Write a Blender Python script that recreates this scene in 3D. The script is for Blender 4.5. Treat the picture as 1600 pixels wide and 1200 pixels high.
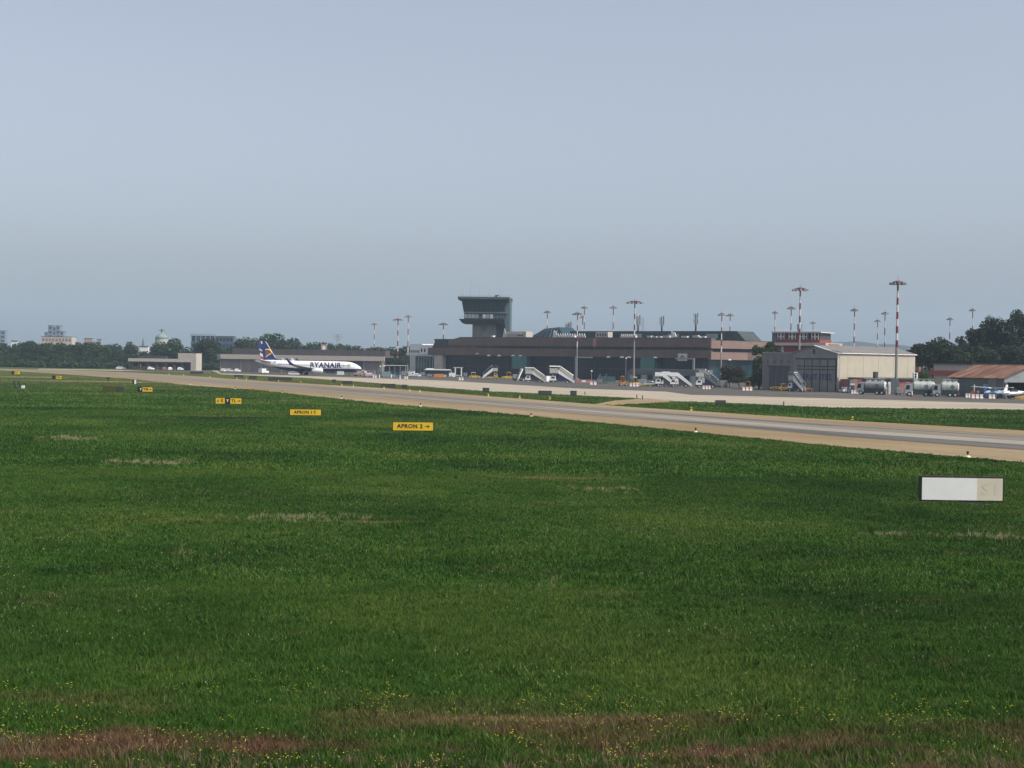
import bpy, bmesh, math, random
import numpy as np
from mathutils import Vector, Matrix

random.seed(7)
rng = np.random.default_rng(11)
scene = bpy.context.scene
for o in list(bpy.data.objects):
    bpy.data.objects.remove(o)
COL = scene.collection
R = math.radians

# ------------------------------------------------------------------ camera
FPX, CX, CY = 2400.0, 800.0, 600.0          # focal length and centre, in pixels of the 1600 x 1200 photograph
ROLL, PITCH, HC = 0.015, math.atan(35.9 / 2400.0), 6.5
vR = Vector((1, 0, 0))
vF = Vector((0, math.cos(PITCH), -math.sin(PITCH)))
vU = Vector((0, math.sin(PITCH), math.cos(PITCH)))
cr = vR * math.cos(ROLL) + vU * math.sin(ROLL)
cu = vU * math.cos(ROLL) - vR * math.sin(ROLL)
cam_data = bpy.data.cameras.new('camera')
cam_data.sensor_width = 36.0
cam_data.lens = FPX / 1600.0 * 36.0
cam_data.clip_start = 0.2
cam_data.clip_end = 30000
cam = bpy.data.objects.new('camera', cam_data)
COL.objects.link(cam)
m = Matrix((cr, cu, -vF)).transposed().to_4x4()
m.translation = Vector((0, 0, HC))
cam.matrix_world = m
scene.camera = cam

# ------------------------------------------------------------------ sky, sun, exposure
SUN_EL, SUN_AZ = R(48), math.atan2(0.90, -0.44)      # azimuth measured from +Y towards +X
world = bpy.data.worlds.new('World')
scene.world = world
world.use_nodes = True
wn = world.node_tree.nodes
wl = world.node_tree.links
wn.clear()
w_out = wn.new('ShaderNodeOutputWorld')
w_bg = wn.new('ShaderNodeBackground')
w_sky = wn.new('ShaderNodeTexSky')
w_sky.sky_type = 'NISHITA'
w_sky.sun_disc = False
w_sky.sun_elevation = SUN_EL
w_sky.sun_rotation = SUN_AZ
w_sky.altitude = 0
w_sky.air_density = 0.85
w_sky.dust_density = 3.0
w_sky.ozone_density = 1.0
w_bg.inputs['Strength'].default_value = 0.112
w_hs = wn.new('ShaderNodeHueSaturation')          # summer haze takes some of the blue out of the whole sky
w_hs.inputs['Saturation'].default_value = 0.46
wl.new(w_sky.outputs['Color'], w_hs.inputs['Color'])
w_tint = wn.new('ShaderNodeMix')
w_tint.data_type = 'RGBA'; w_tint.blend_type = 'MULTIPLY'
w_tint.inputs[0].default_value = 1.0
w_tint.inputs[7].default_value = (0.955, 0.975, 1.035, 1)
wl.new(w_hs.outputs['Color'], w_tint.inputs[6])
wl.new(w_tint.outputs[2], w_bg.inputs['Color'])
wl.new(w_bg.outputs[0], w_out.inputs['Surface'])
sd = bpy.data.lights.new('sun', 'SUN')
sd.energy = 2.6
sd.angle = R(0.6)
sd.color = (1.0, 0.93, 0.82)
sun = bpy.data.objects.new('sun', sd)
COL.objects.link(sun)
sdir = Vector((math.sin(SUN_AZ) * math.cos(SUN_EL), math.cos(SUN_AZ) * math.cos(SUN_EL), math.sin(SUN_EL)))
sun.rotation_euler = sdir.to_track_quat('Z', 'Y').to_euler()
sun.location = (60, -40, 80)
scene.view_settings.view_transform = 'Standard'
scene.view_settings.look = 'None'
scene.view_settings.gamma = 1.0
scene.view_settings.use_curve_mapping = False
scene.view_settings.exposure = 0.50
scene.cycles.volume_bounces = 1
scene.cycles.max_bounces = 4
scene.cycles.diffuse_bounces = 2
scene.cycles.glossy_bounces = 2
scene.cycles.transparent_max_bounces = 4

# ------------------------------------------------------------------ pixel -> place helpers
def ray(px, py):
    u, v = px - CX, py - CY
    u2 = u * math.cos(ROLL) + v * math.sin(ROLL)
    v2 = -u * math.sin(ROLL) + v * math.cos(ROLL)
    d = vR * u2 + vF * FPX - vU * v2
    return d / d.y

def W(px, py, D):
    r = ray(px, py)
    return Vector((r.x * D, D, HC + r.z * D))

def G(px, py):
    r = ray(px, py)
    D = HC / -r.z
    return Vector((r.x * D, D, 0))

def B(px, D):
    py = 552.1 + ROLL * px + HC * FPX / D
    for _ in range(4):
        py += W(px, py, D).z / D * FPX
    p = W(px, py, D)
    return Vector((p.x, D, 0))

class Fac:
    """A vertical wall line on the ground between two columns of the photograph at given distances."""
    def __init__(s, pl, dl, pr, dr):
        s.o = B(pl, dl); e = B(pr, dr)
        s.d = (e - s.o); s.len = s.d.length; s.d.normalize()
        s.rz = math.atan2(s.d.y, s.d.x)
    def t(s, px, py=575):
        r = ray(px, py).x
        return (r * s.o.y - s.o.x) / (s.d.x - r * s.d.y)
    def z(s, px, py):
        D = s.o.y + s.t(px, py) * s.d.y
        return W(px, py, D).z

# ------------------------------------------------------------------ materials
MATS = {}
def M(name, col=None, rough=0.7, var=0.12, scale=0.6, metal=0.0, spec=0.4, bump=0.0):
    if name in MATS:
        return MATS[name]
    mt = bpy.data.materials.new(name)
    mt.use_nodes = True
    nt = mt.node_tree
    b = nt.nodes['Principled BSDF']
    b.inputs['Roughness'].default_value = rough
    b.inputs['Metallic'].default_value = metal
    b.inputs['Specular IOR Level'].default_value = spec
    if var > 0:
        tc = nt.nodes.new('ShaderNodeTexCoord')
        n1 = nt.nodes.new('ShaderNodeTexNoise')
        n1.inputs['Scale'].default_value = scale
        n1.inputs['Detail'].default_value = 6
        n1.inputs['Roughness'].default_value = 0.65
        nt.links.new(tc.outputs['Object'], n1.inputs['Vector'])
        rp = nt.nodes.new('ShaderNodeValToRGB')
        rp.color_ramp.elements[0].position = 0.3
        rp.color_ramp.elements[1].position = 0.7
        rp.color_ramp.elements[0].color = [c * (1 - var) for c in col] + [1]
        rp.color_ramp.elements[1].color = [min(1, c * (1 + var)) for c in col] + [1]
        nt.links.new(n1.outputs['Fac'], rp.inputs['Fac'])
        nt.links.new(rp.outputs['Color'], b.inputs['Base Color'])
        if bump > 0:
            bp = nt.nodes.new('ShaderNodeBump')
            bp.inputs['Strength'].default_value = bump
            nt.links.new(n1.outputs['Fac'], bp.inputs['Height'])
            nt.links.new(bp.outputs['Normal'], b.inputs['Normal'])
    else:
        b.inputs['Base Color'].default_value = list(col) + [1]
    MATS[name] = mt
    return mt

def mat_nodes(name):
    mt = bpy.data.materials.new(name); mt.use_nodes = True
    MATS[name] = mt
    return mt, mt.node_tree, mt.node_tree.nodes['Principled BSDF']

white_paint = M('white_paint', (.78, .78, .76), .45, .08)
cream_paint = M('cream_paint', (.46, .42, .33), .75, .07, .4)
warm_concrete = M('warm_concrete', (.48, .43, .37), .85, .1, .5)
grey_concrete = M('grey_concrete', (.30, .30, .29), .85, .15, .5)
dark_grey = M('dark_grey', (.055, .06, .065), .6, .2)
black_paint = M('black_paint', (.015, .015, .015), .5, .1)
rubber = M('rubber', (.02, .02, .02), .8, .1)
navy_paint = M('navy_paint', (.015, .022, .075), .4, .1)
yellow_paint = M('yellow_paint', (.62, .40, .03), .45, .1)
orange_paint = M('orange_paint', (.55, .22, .03), .5, .1)
red_paint = M('red_paint', (.45, .04, .03), .5, .1)
sign_yellow = M('sign_yellow', (.75, .48, .015), .5, .06)
sign_frame = M('sign_frame', (.02, .018, .012), .6, .1)
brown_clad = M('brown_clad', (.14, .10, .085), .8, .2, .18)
glass_dark = M('glass_dark', (.006, .018, .032), .3, .3, .15, 0, .3)
glass_teal = M('glass_teal', (.016, .048, .062), .15, .3, .3, 0, .5)
glass_green = M('glass_green', (.05, .16, .14), .2, .15, .4, 0, .5)
glass_light = M('glass_light', (.35, .42, .42), .2, .15, .4, 0, .5)
steel = M('steel', (.33, .35, .36), .45, .12, 1.0, .4)
pale_steel = M('pale_steel', (.55, .56, .55), .5, .1, 1.0)
roof_dark = M('roof_dark', (.05, .065, .065), .8, .2, .3)
brick_red = M('brick_red', (.26, .10, .08), .85, .2, .6)
red_wall = M('red_wall', (.22, .05, .05), .8, .15, .5)
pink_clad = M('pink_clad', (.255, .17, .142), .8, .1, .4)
mast_red = M('mast_red', (.17, .022, .025), .5, .1, 2)
mast_white = M('mast_white', (.60, .60, .59), .5, .08, 2)
bark = M('bark', (.06, .045, .035), .9, .25, 1.5)
rust_roof = None

# ------------------------------------------------------------------ mesh helpers
class MB:
    def __init__(s):
        s.v = []; s.f = []
    def add(s, vs, fs):
        k = len(s.v); s.v += [tuple(p) for p in vs]; s.f += [tuple(i + k for i in q) for q in fs]; return s
    def box(s, x0, x1, y0, y1, z0, z1):
        return s.add([(x0, y0, z0), (x1, y0, z0), (x1, y1, z0), (x0, y1, z0), (x0, y0, z1), (x1, y0, z1), (x1, y1, z1), (x0, y1, z1)],
                     [(0, 3, 2, 1), (4, 5, 6, 7), (0, 1, 5, 4), (1, 2, 6, 5), (2, 3, 7, 6), (3, 0, 4, 7)])
    def taper(s, a, b, z0, z1):       # a, b = (x0, x1, y0, y1) at bottom and top
        v = []
        for (x0, x1, y0, y1), z in ((a, z0), (b, z1)):
            v += [(x0, y0, z), (x1, y0, z), (x1, y1, z), (x0, y1, z)]
        return s.add(v, [(0, 3, 2, 1), (4, 5, 6, 7), (0, 1, 5, 4), (1, 2, 6, 5), (2, 3, 7, 6), (3, 0, 4, 7)])
    def prism(s, poly, y0, y1):       # polygon in x,z extruded along y
        n = len(poly)
        v = [(x, y0, z) for x, z in poly] + [(x, y1, z) for x, z in poly]
        f = [tuple(range(n)), tuple(range(2 * n - 1, n - 1, -1))] + [(i, (i + 1) % n + n, (i + 1) % n) if False else (i, i + n, (i + 1) % n + n, (i + 1) % n) for i in range(n)]
        return s.add(v, f)
    def prismx(s, poly, x0, x1):      # polygon in y,z extruded along x
        n = len(poly)
        v = [(x0, y, z) for y, z in poly] + [(x1, y, z) for y, z in poly]
        f = [tuple(range(n)), tuple(range(2 * n - 1, n - 1, -1))] + [(i, i + n, (i + 1) % n + n, (i + 1) % n) for i in range(n)]
        return s.add(v, f)
    def cyl(s, p0, p1, r0, r1=None, n=10):
        r1 = r0 if r1 is None else r1
        p0 = Vector(p0); p1 = Vector(p1); a = (p1 - p0).normalized()
        e = Vector((0, 0, 1)) if abs(a.z) < .9 else Vector((1, 0, 0))
        u = a.cross(e).normalized(); w = a.cross(u)
        v = []
        for p, r in ((p0, r0), (p1, r1)):
            for i in range(n):
                t = 2 * math.pi * i / n
                v.append(p + (u * math.cos(t) + w * math.sin(t)) * r)
        f = [(i, (i + 1) % n, (i + 1) % n + n, i + n) for i in range(n)] + [tuple(range(n - 1, -1, -1)), tuple(range(n, 2 * n))]
        return s.add(v, f)
    def bar(s, p0, p1, w):
        return s.cyl(p0, p1, w * .7, None, 4)
    def lathe(s, prof, n=12, c=(0, 0)):
        v = []; f = []
        for r, z in prof:
            for i in range(n):
                t = 2 * math.pi * i / n
                v.append((c[0] + r * math.cos(t), c[1] + r * math.sin(t), z))
        for k in range(len(prof) - 1):
            for i in range(n):
                f.append((k * n + i, k * n + (i + 1) % n, (k + 1) * n + (i + 1) % n, (k + 1) * n + i))
        f.append(tuple(range(n - 1, -1, -1))); f.append(tuple((len(prof) - 1) * n + i for i in range(n)))
        return s.add(v, f)
    def loft(s, rings, cap=True):
        n = len(rings[0]); v = [p for r in rings for p in r]; f = []
        for k in range(len(rings) - 1):
            for i in range(n):
                f.append((k * n + i, k * n + (i + 1) % n, (k + 1) * n + (i + 1) % n, (k + 1) * n + i))
        if cap:
            f.append(tuple(range(n - 1, -1, -1))); f.append(tuple((len(rings) - 1) * n + i for i in range(n)))
        return s.add(v, f)
    def mesh(s, name, mat):
        me = bpy.data.meshes.new(name)
        me.from_pydata(s.v, [], s.f)
        bm = bmesh.new(); bm.from_mesh(me)
        bmesh.ops.recalc_face_normals(bm, faces=bm.faces)
        bm.to_mesh(me); bm.free()
        if mat: me.materials.append(mat)
        return me
    def build(s, name, mat, parent=None, loc=None, rz=None, smooth=False):
        return put(name, s.mesh(name, mat), parent, loc, rz, smooth)

def put(name, me, parent=None, loc=None, rz=None, smooth=False):
    o = bpy.data.objects.new(name, me)
    COL.objects.link(o)
    if parent: o.parent = parent
    if loc is not None: o.location = loc
    if rz is not None: o.rotation_euler = (0, 0, rz)
    if smooth:
        for p in me.polygons: p.use_smooth = True
    return o

def tag(o, label, cat, group=None):
    o['label'] = label; o['category'] = cat
    if group: o['group'] = group
    return o

def thing(name, label, cat, loc, rz=0.0, group=None):
    o = bpy.data.objects.new(name, None)
    COL.objects.link(o)
    o.empty_display_size = 0.5
    o.location = loc; o.rotation_euler = (0, 0, rz)
    return tag(o, label, cat, group)

def copy_tree(o, parent=None):
    c = o.copy(); COL.objects.link(c); c.parent = parent
    for ch in list(o.children):
        copy_tree(ch, c)
    return c

def box(name, mat, parent, *a):
    return MB().box(*a).build(name, mat, parent)

def text_mesh(s, size, mat, extrude=0.004, bold=0.0, spacing=1.0):
    cu_ = bpy.data.curves.new('lettering', 'FONT')
    cu_.body = s; cu_.size = size; cu_.extrude = extrude; cu_.offset = bold
    cu_.space_character = spacing
    cu_.align_x = 'CENTER'; cu_.align_y = 'CENTER'
    cu_.resolution_u = 3
    ob = bpy.data.objects.new('lettering', cu_)
    COL.objects.link(ob)
    dg = bpy.context.evaluated_depsgraph_get()
    me = bpy.data.meshes.new_from_object(ob.evaluated_get(dg))
    bpy.data.objects.remove(ob); bpy.data.curves.remove(cu_)
    # stand it upright: letters in x,z facing -y
    for v in me.vertices:
        x, y, z = v.co
        v.co = (x, -z, y)
    me.materials.clear(); me.materials.append(mat)
    return me

def arrow(p, ang, L, wd, th, mat, parent, loc):
    """flat printed arrow in x,z"""
    c, s_ = math.cos(ang), math.sin(ang)
    def q(x, z): return (x * c - z * s_, x * s_ + z * c)
    b = MB()
    b.prism([q(-L / 2, -wd / 2), q(L / 2 - wd, -wd / 2), q(L / 2 - wd, wd / 2), q(-L / 2, wd / 2)], -th, 0)
    h = L * .40
    b.prism([q(L / 2, 0), q(L / 2 - h, h * .8), q(L / 2 - h - wd * 1.1, h * .8), q(L / 2 - wd * 1.3, 0), q(L / 2 - h - wd * 1.1, -h * .8), q(L / 2 - h, -h * .8)], -th * 1.3, 0)
    return b.build('arrow', mat, parent, loc)

# ------------------------------------------------------------------ ground, pavements
def vnoise(x, y, seed=0):
    """smooth value noise for arrays"""
    def h(i, j):
        n = (i * 374761393 + j * 668265263 + seed * 1442695041) & 0x7fffffff
        n = ((n ^ (n >> 13)) * 1274126177) & 0x7fffffff
        return ((n ^ (n >> 16)) & 0xffff) / 65535.0
    xi = np.floor(x).astype(np.int64); yi = np.floor(y).astype(np.int64)
    fx = x - xi; fy = y - yi
    fx = fx * fx * (3 - 2 * fx); fy = fy * fy * (3 - 2 * fy)
    return (h(xi, yi) * (1 - fx) + h(xi + 1, yi) * fx) * (1 - fy) + (h(xi, yi + 1) * (1 - fx) + h(xi + 1, yi + 1) * fx) * fy

def grass_material(name, blade):
    mt, nt, b = mat_nodes(name)
    N = nt.nodes.new; L = nt.links.new
    geo = N('ShaderNodeNewGeometry')
    def noise(sc, stretch, detail=4, rough=.55, off=0):
        mp = N('ShaderNodeMapping'); mp.inputs['Scale'].default_value = stretch
        mp.inputs['Location'].default_value = (off, off * .7, 0)
        L(geo.outputs['Position'], mp.inputs['Vector'])
        n = N('ShaderNodeTexNoise'); n.inputs['Scale'].default_value = sc
        n.inputs['Detail'].default_value = detail; n.inputs['Roughness'].default_value = rough
        L(mp.outputs['Vector'], n.inputs['Vector'])
        return n.outputs['Fac']
    def ramp(fac, stops):
        r = N('ShaderNodeValToRGB')
        while len(r.color_ramp.elements) < len(stops): r.color_ramp.elements.new(.5)
        for e, (p, c) in zip(r.color_ramp.elements, stops):
            e.position = p; e.color = (*c, 1) if len(c) == 3 else c
        L(fac, r.inputs['Fac']); return r.outputs['Color']
    def mix(a, bb, fac):
        mx = N('ShaderNodeMix'); mx.data_type = 'RGBA'
        if isinstance(fac, float): mx.inputs[0].default_value = fac
        else: L(fac, mx.inputs[0])
        for i, c in ((6, a), (7, bb)):
            if isinstance(c, tuple): mx.inputs[i].default_value = (*c, 1)
            else: L(c, mx.inputs[i])
        return mx.outputs[2]
    def mth(op, a, bb=None):
        n = N('ShaderNodeMath'); n.operation = op; n.use_clamp = op in ('MULTIPLY',)
        for i, c in ((0, a), (1, bb)):
            if c is None: continue
            if isinstance(c, (int, float)): n.inputs[i].default_value = c
            else: L(c, n.inputs[i])
        return n.outputs[0]
    big = noise(.045, (1, 1, 0), 7, .66)
    col = ramp(big, [(.35, (.017, .054, .009)), (.49, (.037, .097, .014)), (.63, (.079, .135, .024))])
    mid = noise(.30, (1, 1, 0), 5, .65, 31)
    col = mix(col, (.105, .105, .040), ramp_val(nt, mid, .54, .76, .5))
    # dry straw streaks lying along the mowing direction
    st = noise(.10, (.32, 2.6, 0), 3, .5, 77)
    col = mix(col, (.26, .20, .095), ramp_val(nt, st, .665, .73, .75))
    # reddish seeding grass beside the runway shoulder
    sep = N('ShaderNodeSeparateXYZ'); L(geo.outputs['Position'], sep.inputs[0])
    near = ramp_val(nt, sep.outputs['Y'], 30.0, 25.5, 1.0)
    pn = noise(.30, (.6, 1, 0), 5, .65, 12)
    pm = ramp_val(nt, pn, .46, .60, .8)
    col = mix(col, (.17, .088, .055), mth('MULTIPLY', near, pm))
    # far end of the field is sparser and drier
    far = ramp_val(nt, sep.outputs['Y'], 230, 420, .55)
    col = mix(col, (.14, .145, .055), far)
    if blade:
        at = N('ShaderNodeAttribute'); at.attribute_name = 'tint'
        hs = N('ShaderNodeHueSaturation')
        L(col, hs.inputs['Color'])
        mr = N('ShaderNodeMapRange'); L(at.outputs['Fac'], mr.inputs['Value'])
        mr.inputs['To Min'].default_value = .5; mr.inputs['To Max'].default_value = 1.75
        L(mr.outputs[0], hs.inputs['Value'])
        mr2 = N('ShaderNodeMapRange'); L(at.outputs['Fac'], mr2.inputs['Value'])
        mr2.inputs['To Min'].default_value = .525; mr2.inputs['To Max'].default_value = .455
        L(mr2.outputs[0], hs.inputs['Hue'])
        col = hs.outputs['Color']
        b.inputs['Roughness'].default_value = .55
        b.inputs['Specular IOR Level'].default_value = .08
    else:
        fine = noise(9, (1, 1, 1), 4, .7, 5)
        col = mix(col, (.012, .026, .007), ramp_val(nt, fine, .35, .7, .6))
        bp = N('ShaderNodeBump'); bp.inputs['Strength'].default_value = .6; bp.inputs['Distance'].default_value = .25
        L(noise(3.0, (1, 1, 1), 5, .7, 3), bp.inputs['Height'])
        L(bp.outputs['Normal'], b.inputs['Normal'])
        b.inputs['Roughness'].default_value = 1.0
        b.inputs['Specular IOR Level'].default_value = .0
    L(col, b.inputs['Base Color'])
    return mt

def ramp_val(nt, sock, a, b_, mx):
    mr = nt.nodes.new('ShaderNodeMapRange')
    mr.interpolation_type = 'SMOOTHSTEP' if a < b_ else 'LINEAR'
    nt.links.new(sock, mr.inputs['Value'])
    mr.inputs['From Min'].default_value = a; mr.inputs['From Max'].default_value = b_
    mr.inputs['To Min'].default_value = 0; mr.inputs['To Max'].default_value = mx
    return mr.outputs[0]

def pave_material(name, c1, c2, c3, streak=(1, 1), rot=0.0, rough=.75, spec=.3, scale=.05):
    mt, nt, b = mat_nodes(name)
    N = nt.nodes.new; L = nt.links.new
    geo = N('ShaderNodeNewGeometry')
    mp = N('ShaderNodeMapping'); mp.vector_type = 'POINT'
    mp.inputs['Rotation'].default_value = (0, 0, rot)
    L(geo.outputs['Position'], mp.inputs['Vector'])
    mp2 = N('ShaderNodeMapping'); mp2.inputs['Scale'].default_value = (streak[0], streak[1], 1)
    L(mp.outputs[0], mp2.inputs[0])
    n = N('ShaderNodeTexNoise'); n.inputs['Scale'].default_value = scale; n.inputs['Detail'].default_value = 7; n.inputs['Roughness'].default_value = .65
    L(mp2.outputs[0], n.inputs[0])
    r = N('ShaderNodeValToRGB'); r.color_ramp.elements.new(.5)
    for e, (p, c) in zip(r.color_ramp.elements, ((.32, c1), (.5, c2), (.68, c3))):
        e.position = p; e.color = (*c, 1)
    L(n.outputs['Fac'], r.inputs[0])
    n2 = N('ShaderNodeTexNoise'); n2.inputs['Scale'].default_value = 1.7; n2.inputs['Detail'].default_value = 5
    L(geo.outputs['Position'], n2.inputs[0])
    mx = N('ShaderNodeMix'); mx.data_type = 'RGBA'; mx.blend_type = 'MULTIPLY'; mx.inputs[0].default_value = .35
    L(r.outputs[0], mx.inputs[6]); L(n2.outputs['Fac'], mx.inputs[7])
    L(mx.outputs[2], b.inputs['Base Color'])
    b.inputs['Roughness'].default_value = rough; b.inputs['Specular IOR Level'].default_value = spec
    return mt

def structure(o, kind='structure'):
    o['kind'] = kind
    return o

def sheet(name, mat, pts, z):
    b = MB(); b.v = [(p[0], p[1], z) for p in pts]; b.f = [tuple(range(len(pts)))]
    me = bpy.data.meshes.new(name); me.from_pydata(b.v, [], b.f)
    bm = bmesh.new(); bm.from_mesh(me)
    bmesh.ops.triangulate(bm, faces=bm.faces)
    bmesh.ops.recalc_face_normals(bm, faces=bm.faces)
    if sum(f.normal.z for f in bm.faces) < 0: bmesh.ops.reverse_faces(bm, faces=bm.faces)
    bm.to_mesh(me); bm.free(); me.materials.append(mat)
    return structure(put(name, me))

grass_ground = grass_material('grass_ground', False)
grass_blade = grass_material('grass_blade', True)
sheet('ground', grass_ground, [(-7000, -200), (7000, -200), (7000, 8000), (-7000, 8000)], 0.0)

NEAR = [(0, 578.6), (100, 584.5), (200, 592), (300, 603), (400, 609.5), (600, 631), (800, 647.5), (1000, 667), (1300, 697), (1600, 723), (2000, 757), (2600, 806)]
FAR = [(0, 576.2), (100, 578.3), (200, 582), (300, 587.5), (400, 594.8), (600, 606.5), (800, 622), (1000, 637), (1300, 656), (1600, 673), (2000, 695), (2600, 727)]
nearw = [G(*p) for p in NEAR]
farw = [G(*p) for p in FAR]
ext = (nearw[0] - nearw[1]).normalized() * 500
nearw.insert(0, nearw[0] + ext); farw.insert(0, farw[0] + ext)
def strip(f0, f1):
    a = [n.lerp(f, f0) for n, f in zip(nearw, farw)]
    b_ = [n.lerp(f, f1) for n, f in zip(nearw, farw)]
    return a + b_[::-1]
TXROT = R(-25)
tan_pave = pave_material('dusty_concrete', (.27, .20, .115), (.33, .252, .155), (.39, .315, .21), (1.2, .16), R(-25), 1.0, .0, .12)
tx_asphalt = pave_material('taxiway_asphalt', (.19, .165, .13), (.26, .228, .182), (.315, .282, .23), (1.6, .05), R(-25), .95, .05, .16)
pale_strip = pave_material('pale_slab', (.29, .265, .225), (.35, .32, .27), (.40, .365, .31), (1, .2), R(-25), .95, .05, .2)
dark_strip = pave_material('patched_asphalt', (.105, .10, .093), (.145, .137, .125), (.195, .185, .167), (1.5, .08), R(-25), .9, .1, .12)
sheet('taxiway', tan_pave, strip(0, 1), .02)
sheet('taxiway_centre', tx_asphalt, strip(.29, .80), .04)
# newer dark strip and the pale slab row beside it, at the near end of the taxiway only
def substrip(i0, f0, f1, g0, g1):
    a = [n.lerp(f, f0 if k > 0 else g0) for k, (n, f) in enumerate(zip(nearw[i0:], farw[i0:]))]
    b_ = [n.lerp(f, f1 if k > 0 else g1) for k, (n, f) in enumerate(zip(nearw[i0:], farw[i0:]))]
    return a + b_[::-1]
sheet('dark_taxiway_strip', dark_strip, substrip(8, .30, .43, .35, .36), .06)
for i0, f0, f1 in ((4, .52, .535), (5, .60, .612), (6, .36, .372), (7, .66, .672), (6, .55, .556), (8, .70, .712)):    # rubber marks of turning wheels
    a = [nearw[i].lerp(farw[i], f0 + .01 * math.sin(i * 1.7)) for i in range(i0, i0 + 3)]
    b_ = [nearw[i].lerp(farw[i], f1 + .01 * math.sin(i * 1.7) - (.004 if i != i0 + 1 else -.004)) for i in range(i0, i0 + 3)]
    sheet('tyre_mark', dark_strip, a + b_[::-1], .058)
sheet('pale_taxiway_strip', pale_strip, substrip(7, .435, .555, .485, .495), .06)

AP = [(345, 585), (380, 586), (480, 590.5), (600, 600), (760, 611.5), (900, 618), (1010, 623.5), (1045, 627), (1100, 628.5), (1300, 637), (1600, 640.5), (2200, 648)]
apron_light = pave_material('apron_concrete', (.37, .32, .25), (.46, .40, .315), (.52, .46, .37), (.5, 1.6), 0, 1.0, .0, .06)
apron_dark = pave_material('apron_asphalt', (.075, .070, .062), (.115, .107, .095), (.19, .175, .15), (.3, 2.6), 0, .8, .12, .07)
apw = [G(*p) for p in AP]
sheet('apron', apron_light, apw + [Vector((420, 470, 0)), Vector((230, 760, 0)), Vector((-150, 760, 0))], .02)
AS = [(345, 583.5), (560, 590.2), (700, 595), (900, 607), (1040, 612), (1080, 617), (1280, 622), (1600, 631), (2200, 641)]
sheet('apron_asphalt', apron_dark, [G(*p) for p in AS] + [Vector((420, 480, 0)), Vector((225, 755, 0)), Vector((-145, 755, 0))], .04)
sheet('taxiway_link', tan_pave, [G(925, 632.5), G(965, 633), G(1050, 628.5), G(1046, 626), G(1012, 622.5), G(960, 626)], .024)
sheet('parking_lot', apron_dark, [G(190, 578.5), G(330, 583), B(330, 740), B(180, 760)], .03)
sheet('service_road', apron_light, [G(60, 576.2), G(60, 577.2), G(240, 580.4), G(240, 579)], .03)

# painted lines on the apron
for k, (a, b_) in enumerate((((1080, 620.2), (1600, 633.5)), ((700, 597.2), (1030, 613.6)))):
    p, q = G(*a), G(*b_)
    n = Vector((0, .35, 0))
    sheet('painted_line', M('line_white', (.62, .6, .52), .8, .2, .3), [p - n, q - n, q + n, p + n], .064)

# hills far to the right
def hills():
    b = MB(); nx, ny = 130, 8
    for j in range(ny):
        for i in range(nx):
            px = 900 + i * 16
            D = 3000 + j * 190
            x = (px - 800) / FPX * 3300
            # ridge height by column
            t = (px - 1190) / 150
            prof = 0 if t < 0 else (t * t * (3 - 2 * t) if t < 1 else 1)
            hgt = prof * (66 + 200 * max(0, min(1, (px - 1650) / 900)) ** 1.4 + 7 * math.sin(px * .011 + 1) + 3 * math.sin(px * .037) + 2 * math.sin(px * .09 + j))  # unseen higher ridge at right is added so the haze can stand taller
            env = math.sin(math.pi * j / (ny - 1)) ** .8
            b.v.append((x, D, -1 + hgt * env * (5600 / 5600)))
    for j in range(ny - 1):
        for i in range(nx - 1):
            b.f.append((j * nx + i, j * nx + i + 1, (j + 1) * nx + i + 1, (j + 1) * nx + i))
    o = b.build('hills', M('hill_woods', (.018, .036, .040), .95, .35, .012), smooth=True)
    structure(o)
hills()

# ------------------------------------------------------------------ terminal
def panes(parent, xs, z0, z1, y, mat, name='window_pane', gap=.12, th=.08):
    """separate panes, equal ones share a mesh"""
    cache = {}
    for x0, x1 in xs:
        w = round(x1 - x0 - gap, 2)
        if w not in cache:
            cache[w] = MB().box(0, w, 0, th, 0, z1 - z0 - gap).mesh(name, mat)
        put(name, cache[w], parent, (x0 + gap / 2, y, z0 + gap / 2))

def split(a, b_, n):
    d = (b_ - a) / n
    return [(a + i * d, a + (i + 1) * d) for i in range(n)]

F = Fac(668, 622, 1110, 540)
term = thing('terminal_building', 'long brown airport terminal with dark glass ground floor below the control tower', 'terminal', F.o, F.rz)
TL = F.len
tz = lambda px, py: F.z(px, py)
t = F.t
box('roof_deck', roof_dark, term, .5, TL - .5, 3.2, 34, 14.4, 15.0)
box('wall', roof_dark, term, 1.0, TL - .6, 3.0, 33, 0, 14.38)
# lower and upper cladding bands
box('lower_band', brown_clad, term, 0, TL, 0, 2.98, 8.5, 11.35)
up0 = t(699)
MB().prism([(up0, 12.35), (TL, 12.35), (TL, 15.5), (up0 + 5.5, 15.5), (up0 + 1.2, 14.6)], 0.05, 3.0).build('upper_band', brown_clad, term)
MB().prism([(t(673), 11.37), (up0 - .02, 11.37), (up0 - .02, 14.6), (t(686), 14.3), (t(677), 13.6)], .6, 14).build('stepped_end', roof_dark, term)
box('parapet', roof_dark, term, up0 + 5.6, TL - .2, .3, 2.4, 15.502, 15.75)
# window strip
box('strip_wall', brown_clad, term, up0, t(770), .7, 1.2, 11.352, 12.348)
panes(term, split(t(742), t(842), 22), 11.37, 12.33, .62, glass_dark, 'strip_window', .5)
panes(term, split(t(845), t(890), 7), 11.37, 12.33, .62, glass_teal, 'strip_window', .15)
panes(term, split(t(895), t(945), 9), 11.0, 12.6, -.06, glass_dark, 'strip_window', .5)
panes(term, split(t(948), t(1000), 9), 11.37, 12.33, .62, glass_dark, 'strip_window', .2)
panes(term, split(t(1002), TL - .4, 20), 11.37, 12.33, .62, glass_teal, 'strip_window', .45)
box('strip_back', dark_grey, term, up0, TL - .1, 1.3, 2.9, 11.355, 12.345)
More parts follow.
